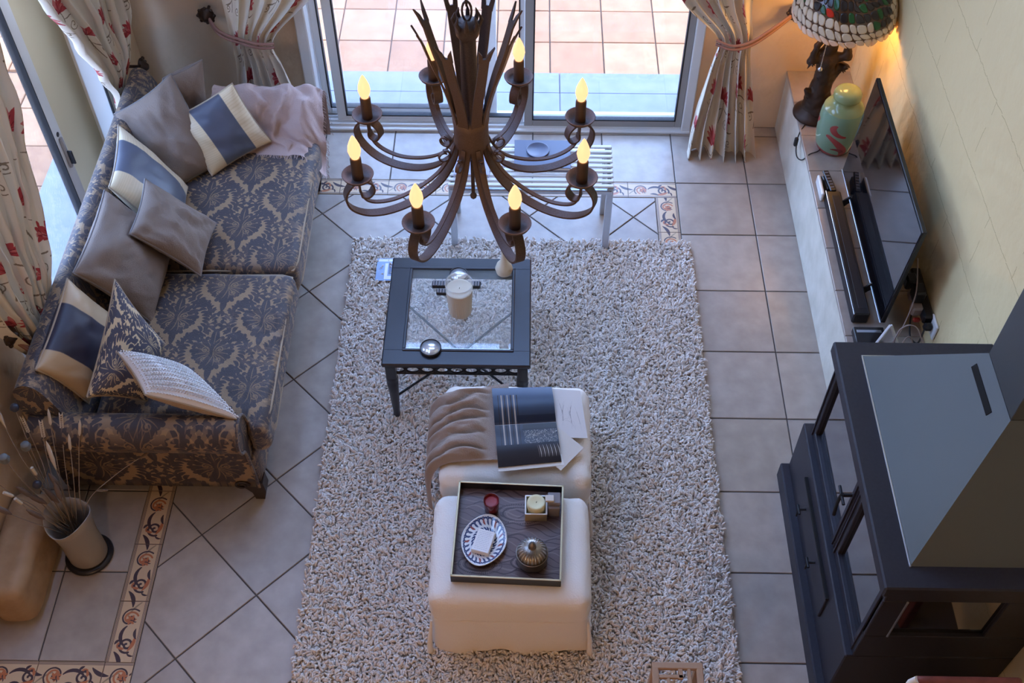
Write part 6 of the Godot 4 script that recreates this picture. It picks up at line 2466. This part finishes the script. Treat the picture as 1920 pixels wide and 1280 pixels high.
# ============================ dried flowers ================================
func dried_flowers():
	var at := Vector3(-1.85, 0, -2.28)
	var o := thing("vase", "grey floor vase of dried flowers on a dark round base, beside the sofa", "vase", at)
	var st := mb()
	lathe(st, at, [Vector2(0.098, 0), Vector2(0.102, 0.008), Vector2(0.098, 0.016), Vector2(0.088, 0.02)], 36)
	build(st, "base", "black_lacquer", o)
	st = mb()
	var rings := []
	var prof := [Vector2(0.074, 0.018), Vector2(0.082, 0.03), Vector2(0.080, 0.09), Vector2(0.076, 0.15), Vector2(0.080, 0.21), Vector2(0.086, 0.27), Vector2(0.096, 0.325), Vector2(0.092, 0.325), Vector2(0.080, 0.27), Vector2(0.072, 0.2), Vector2(0.07, 0.1)]
	for i in prof.size():
		var ring := PackedVector3Array()
		for j in 40:
			var a := TAU * j / 40
			var r: float = prof[i].x * (1.0 + 0.03 * sin(a * 2.0 + prof[i].y * 14.0))
			ring.append(at + Vector3(cos(a) * r, prof[i].y + (0.022 * sin(a * 2.0 + 0.6) * smoothstep(0.2, 0.325, prof[i].y)), sin(a) * r))
		rings.append(ring)
	loft(st, rings, true)
	build(st, "body", "vase_grey", o)
	var kinds := {
		"cattail": ["dried reed with a slim brown head leaning out over the floor to the right", "seed_brown"],
		"spike": ["dried stem with a slender pale seed spike", "seed_pale"],
		"wheat": ["dried wheat stalk with a plaited pale ear", "seed_pale"],
		"pod": ["dried poppy stem with a round grey seed pod", "pod_grey"],
		"dark": ["dried stem with a dark glossy round pod", "pod_dark"],
		"leaf": ["dried stem ending in a long pale folded leaf", "seed_pale"],
		"tube": ["cut hollow stem with a white end", "seed_pale"],
		"plain": ["bare thin stem sticking out to the left", "stem_dry"],
		"plume": ["soft brown grass plume in the vase", "seed_brown"]}
	var H := [[-1.548, 0.45, -2.504, "cattail"], [-1.773, 0.62, -2.534, "spike"], [-1.817, 0.58, -2.491, "spike"], [-1.855, 0.62, -2.559, "wheat"], [-1.891, 0.66, -2.556, "spike"], [-1.914, 0.64, -2.510, "wheat"], [-1.980, 0.66, -2.516, "wheat"], [-1.966, 0.60, -2.434, "pod"], [-1.986, 0.75, -2.519, "dark"], [-2.050, 0.75, -2.503, "leaf"], [-2.000, 0.66, -2.335, "pod"], [-1.936, 0.55, -2.362, "tube"], [-1.925, 0.50, -2.324, "dark"], [-2.032, 0.60, -2.268, "plain"], [-2.009, 0.55, -2.251, "tube"], [-1.974, 0.52, -2.240, "tube"], [-2.023, 0.55, -2.186, "plume"], [-1.876, 0.42, -2.349, "tube"], [-1.912, 0.42, -2.338, "plume"], [-1.950, 0.45, -2.295, "plume"], [-1.981, 0.50, -2.298, "plume"], [-1.884, 0.48, -2.369, "plume"], [-1.887, 0.55, -2.438, "leaf"], [-1.93, 0.46, -2.22, "plume"], [-1.86, 0.47, -2.33, "plume"]]
	for i in H.size():
		var q = H[i]
		var tip := Vector3(q[0], q[1], q[2])
		var kind: String = q[3]
		var root := at + Vector3(rng.randf_range(-0.05, 0.05), 0.03, rng.randf_range(-0.05, 0.05))
		var lip := at + Vector3(clampf((tip.x - at.x) * 0.5, -0.06, 0.06), 0.31, clampf((tip.z - at.z) * 0.5, -0.06, 0.06))
		var label: String = kinds[kind][0]
		if kind in ["cattail", "plain"]:
			o = thing("dried_stem", label, "dried flower", at + Vector3(0, 0.03, 0))
		else:
			# tell the alike ones apart by their order from the left
			var same := []
			for h in H:
				if h[3] == kind:
					same.append(h[0])
			same.sort()
			var nth: String = ["first", "second", "third", "fourth", "fifth", "sixth", "seventh"][same.find(q[0])]
			o = thing("dried_stem", "%s, %s of its kind from the left" % [label, nth], "dried flower", at + Vector3(0, 0.03, 0), "dried flowers in the grey vase")
		var mid := lip.lerp(tip, 0.5) + Vector3(rng.randf_range(-0.012, 0.012), 0.015, rng.randf_range(-0.012, 0.012))
		var path := smooth([root, lip, mid, tip], 6)
		st = mb()
		tube(st, path, 0.0019, 5)
		if kind == "cattail":
			var c := lip.lerp(tip, 0.28) + Vector3(0, 0.01, 0)
			var coil := []
			for j in 30:
				var t := TAU * 1.3 * j / 29
				coil.append(c + Vector3(cos(t) * 0.022, sin(t) * 0.018, sin(t) * 0.014))
			tube(st, coil, 0.0022, 5)
		build(st, "stalk", "stem_dry", o)
		var d: Vector3 = (tip - mid).normalized()
		st = mb()
		match kind:
			"cattail":
				tube(st, [tip - d * 0.03, tip, tip + d * 0.05, tip + d * 0.08], [0.003, 0.0055, 0.0055, 0.002], 8)
			"spike":
				tube(st, [tip - d * 0.05, tip - d * 0.04, tip, tip + d * 0.02], [0.002, 0.0065, 0.006, 0.001], 8)
			"wheat":
				var x := d.cross(Vector3.FORWARD).normalized()
				for j in 8:
					var b := tip - d * 0.05 + d * 0.009 * j
					for s in [-1.0, 1.0]:
						tube(st, [b, b + x * s * 0.006 + d * 0.005, b + x * s * 0.007 + d * 0.014], [0.002, 0.0035, 0.0008], 6)
			"pod":
				lathe(st, tip, [Vector2(0.004, -0.02), Vector2(0.016, -0.008), Vector2(0.021, 0.006), Vector2(0.016, 0.018), Vector2(0.017, 0.022), Vector2(0.002, 0.024)], 16)
			"dark":
				lathe(st, tip, [Vector2(0.004, -0.018), Vector2(0.015, -0.010), Vector2(0.019, 0.002), Vector2(0.012, 0.014), Vector2(0.001, 0.018)], 16)
			"leaf":
				tube(st, [tip - d * 0.08, tip - d * 0.03, tip + d * 0.03, tip + d * 0.06], [0.002, 0.009, 0.008, 0.001], 6)
			"tube":
				tube(st, [tip - d * 0.03, tip + d * 0.012], 0.0068, 8)
			"plume":
				tube(st, [tip - d * 0.07, tip - d * 0.04, tip, tip + d * 0.03], [0.003, 0.011, 0.010, 0.002], 8)
			_:
				tube(st, [tip - d * 0.01, tip + d * 0.01], 0.0025, 5)
		build(st, "head", kinds[kind][1], o)


# ============================ near the camera ==============================
func near_things():
	# tan pouf at the left edge
	var o := thing("pouf", "tan leather pouf beside the grey vase at the left edge", "pouf", Vector3(-2.057, 0, -2.2))
	var nz := fbm(19, 5.0, 2)
	var st := mb()
	softbox(st, Vector3(-2.057, 0.135, -2.2), Vector3(0.172, 0.262, 0.49), 0.05, 18, func(p: Vector3, n: Vector3) -> Vector3:
		return p + n * 0.008 * nz.get_noise_3d(p.x, p.y, p.z) + Vector3(0, 0.01 * (1 - pow(absf(p.z) / 0.25, 2)) if p.y > 0 else 0.0, 0))
	build(st, "body", "tan_leather", o)
	st = mb()
	tube(st, [Vector3(-2.022, 0.236, -2.42), Vector3(-2.022, 0.242, -2.2), Vector3(-2.022, 0.236, -1.98)], 0.004, 6)
	tube(st, [Vector3(-2.13, 0.250, -2.05), Vector3(-2.08, 0.256, -2.09), Vector3(-2.03, 0.246, -2.14)], 0.003, 6)
	build(st, "seam", "tan_leather", o)
	# red chair by the fireplace
	o = thing("chair", "red-brown wooden chair with a pale-edged back, in front of the fireplace side", "chair", Vector3(1.42, 0, -1.2))
	st = mb()
	var c := Vector3(1.412, 0.69, -1.405)
	softbox(st, c, Vector3(0.345, 0.46, 0.035), 0.016, 8)
	build(st, "backrest", "red_wood", o)
	st = mb()
	tube(st, [Vector3(1.238, 0.48, -1.405), Vector3(1.238, 0.895, -1.405), Vector3(1.252, 0.918, -1.405)], 0.012, 8)
	build(st, "pale_edging", "paper", o)
	st = mb()
	box(st, Vector3(1.417, 0.44, -1.2), Vector3(0.40, 0.04, 0.42), 0.01)
	build(st, "seat", "red_wood", o)
	for x in [1.26, 1.575]:
		for z in [-1.40, -1.02]:
			st = mb()
			box(st, Vector3(x, 0.21, z), Vector3(0.035, 0.42, 0.035), 0.004)
			build(st, "leg", "red_wood", o)
	# fretwork stool on the rug
	o = thing("fretwork_stand", "small light wooden fretwork stand on the near corner of the rug", "stand", Vector3(0.575, 0.03, -1.56))
	var x0 := 0.478
	var x1 := 0.662
	var z0 := -1.652
	var z1 := -1.468
	var y := 0.445
	st = mb()
	span(st, Vector3(x0, y - 0.02, z0), Vector3(x1, y, z0 + 0.026), 0.003)
	span(st, Vector3(x0, y - 0.02, z1 - 0.026), Vector3(x1, y, z1), 0.003)
	span(st, Vector3(x0, y - 0.0205, z0), Vector3(x0 + 0.024, y - 0.0005, z1), 0.003)
	span(st, Vector3(x1 - 0.024, y - 0.0205, z0), Vector3(x1, y - 0.0005, z1), 0.003)
	build(st, "top_frame", "bare_wood", o)
	for q in [[0.572, z0 + 0.02, 0.588, -1.59], [0.502, -1.606, 0.588, -1.592], [0.605, z0 + 0.02, 0.618, -1.52], [0.53, -1.592, 0.542, -1.49], [0.542, -1.53, 0.64, -1.517]]:
		st = mb()
		span(st, Vector3(q[0], y - 0.018, q[1]), Vector3(q[2], y - 0.002, q[3]), 0.002)
		build(st, "fret_bar", "bare_wood", o)
	for x in [x0 + 0.014, x1 - 0.014]:
		for z in [z0 + 0.014, z1 - 0.014]:
			st = mb()
			box(st, Vector3(x, 0.23, z), Vector3(0.024, 0.39, 0.024), 0.003)
			build(st, "leg", "bare_wood", o)
	# unseen lamp behind the photographer, placed to light the camera-facing sides warmly
	o = thing("unseen_pendant_lamp", "unseen pendant lamp under the gallery, out of view, lighting the near sides", "pendant lamp", Vector3(-0.9, 2.0, 0.9))
	st = mb()
	tube(st, [Vector3(-0.9, 2.55, 0.9), Vector3(-0.9, 2.16, 0.9)], 0.006, 6)
	build(st, "cord", "cable_black", o)
	var gm := mat("opal_glow", c8(255, 232, 200), 0.5)
	gm.emission_enabled = true
	gm.emission = Color(1.0, 0.75, 0.48)
	gm.emission_energy_multiplier = 1.2
	st = mb()
	lathe(st, Vector3(-0.9, 1.98, 0.9), [Vector2(0.01, 0), Vector2(0.09, 0.03), Vector2(0.13, 0.1), Vector2(0.1, 0.17), Vector2(0.03, 0.2)], 24)
	build(st, "globe", "opal_glow", o)
	var l := OmniLight3D.new()
	l.name = "unseen_pendant_light"
	l.position = Vector3(0, 0.08, 0)
	l.light_color = Color(1.0, 0.80, 0.60)
	l.light_energy = 0.95
	l.light_size = 0.1
	l.omni_range = 14.0
	l.omni_attenuation = 2.0
	l.shadow_enabled = true
	o.add_child(l, true)
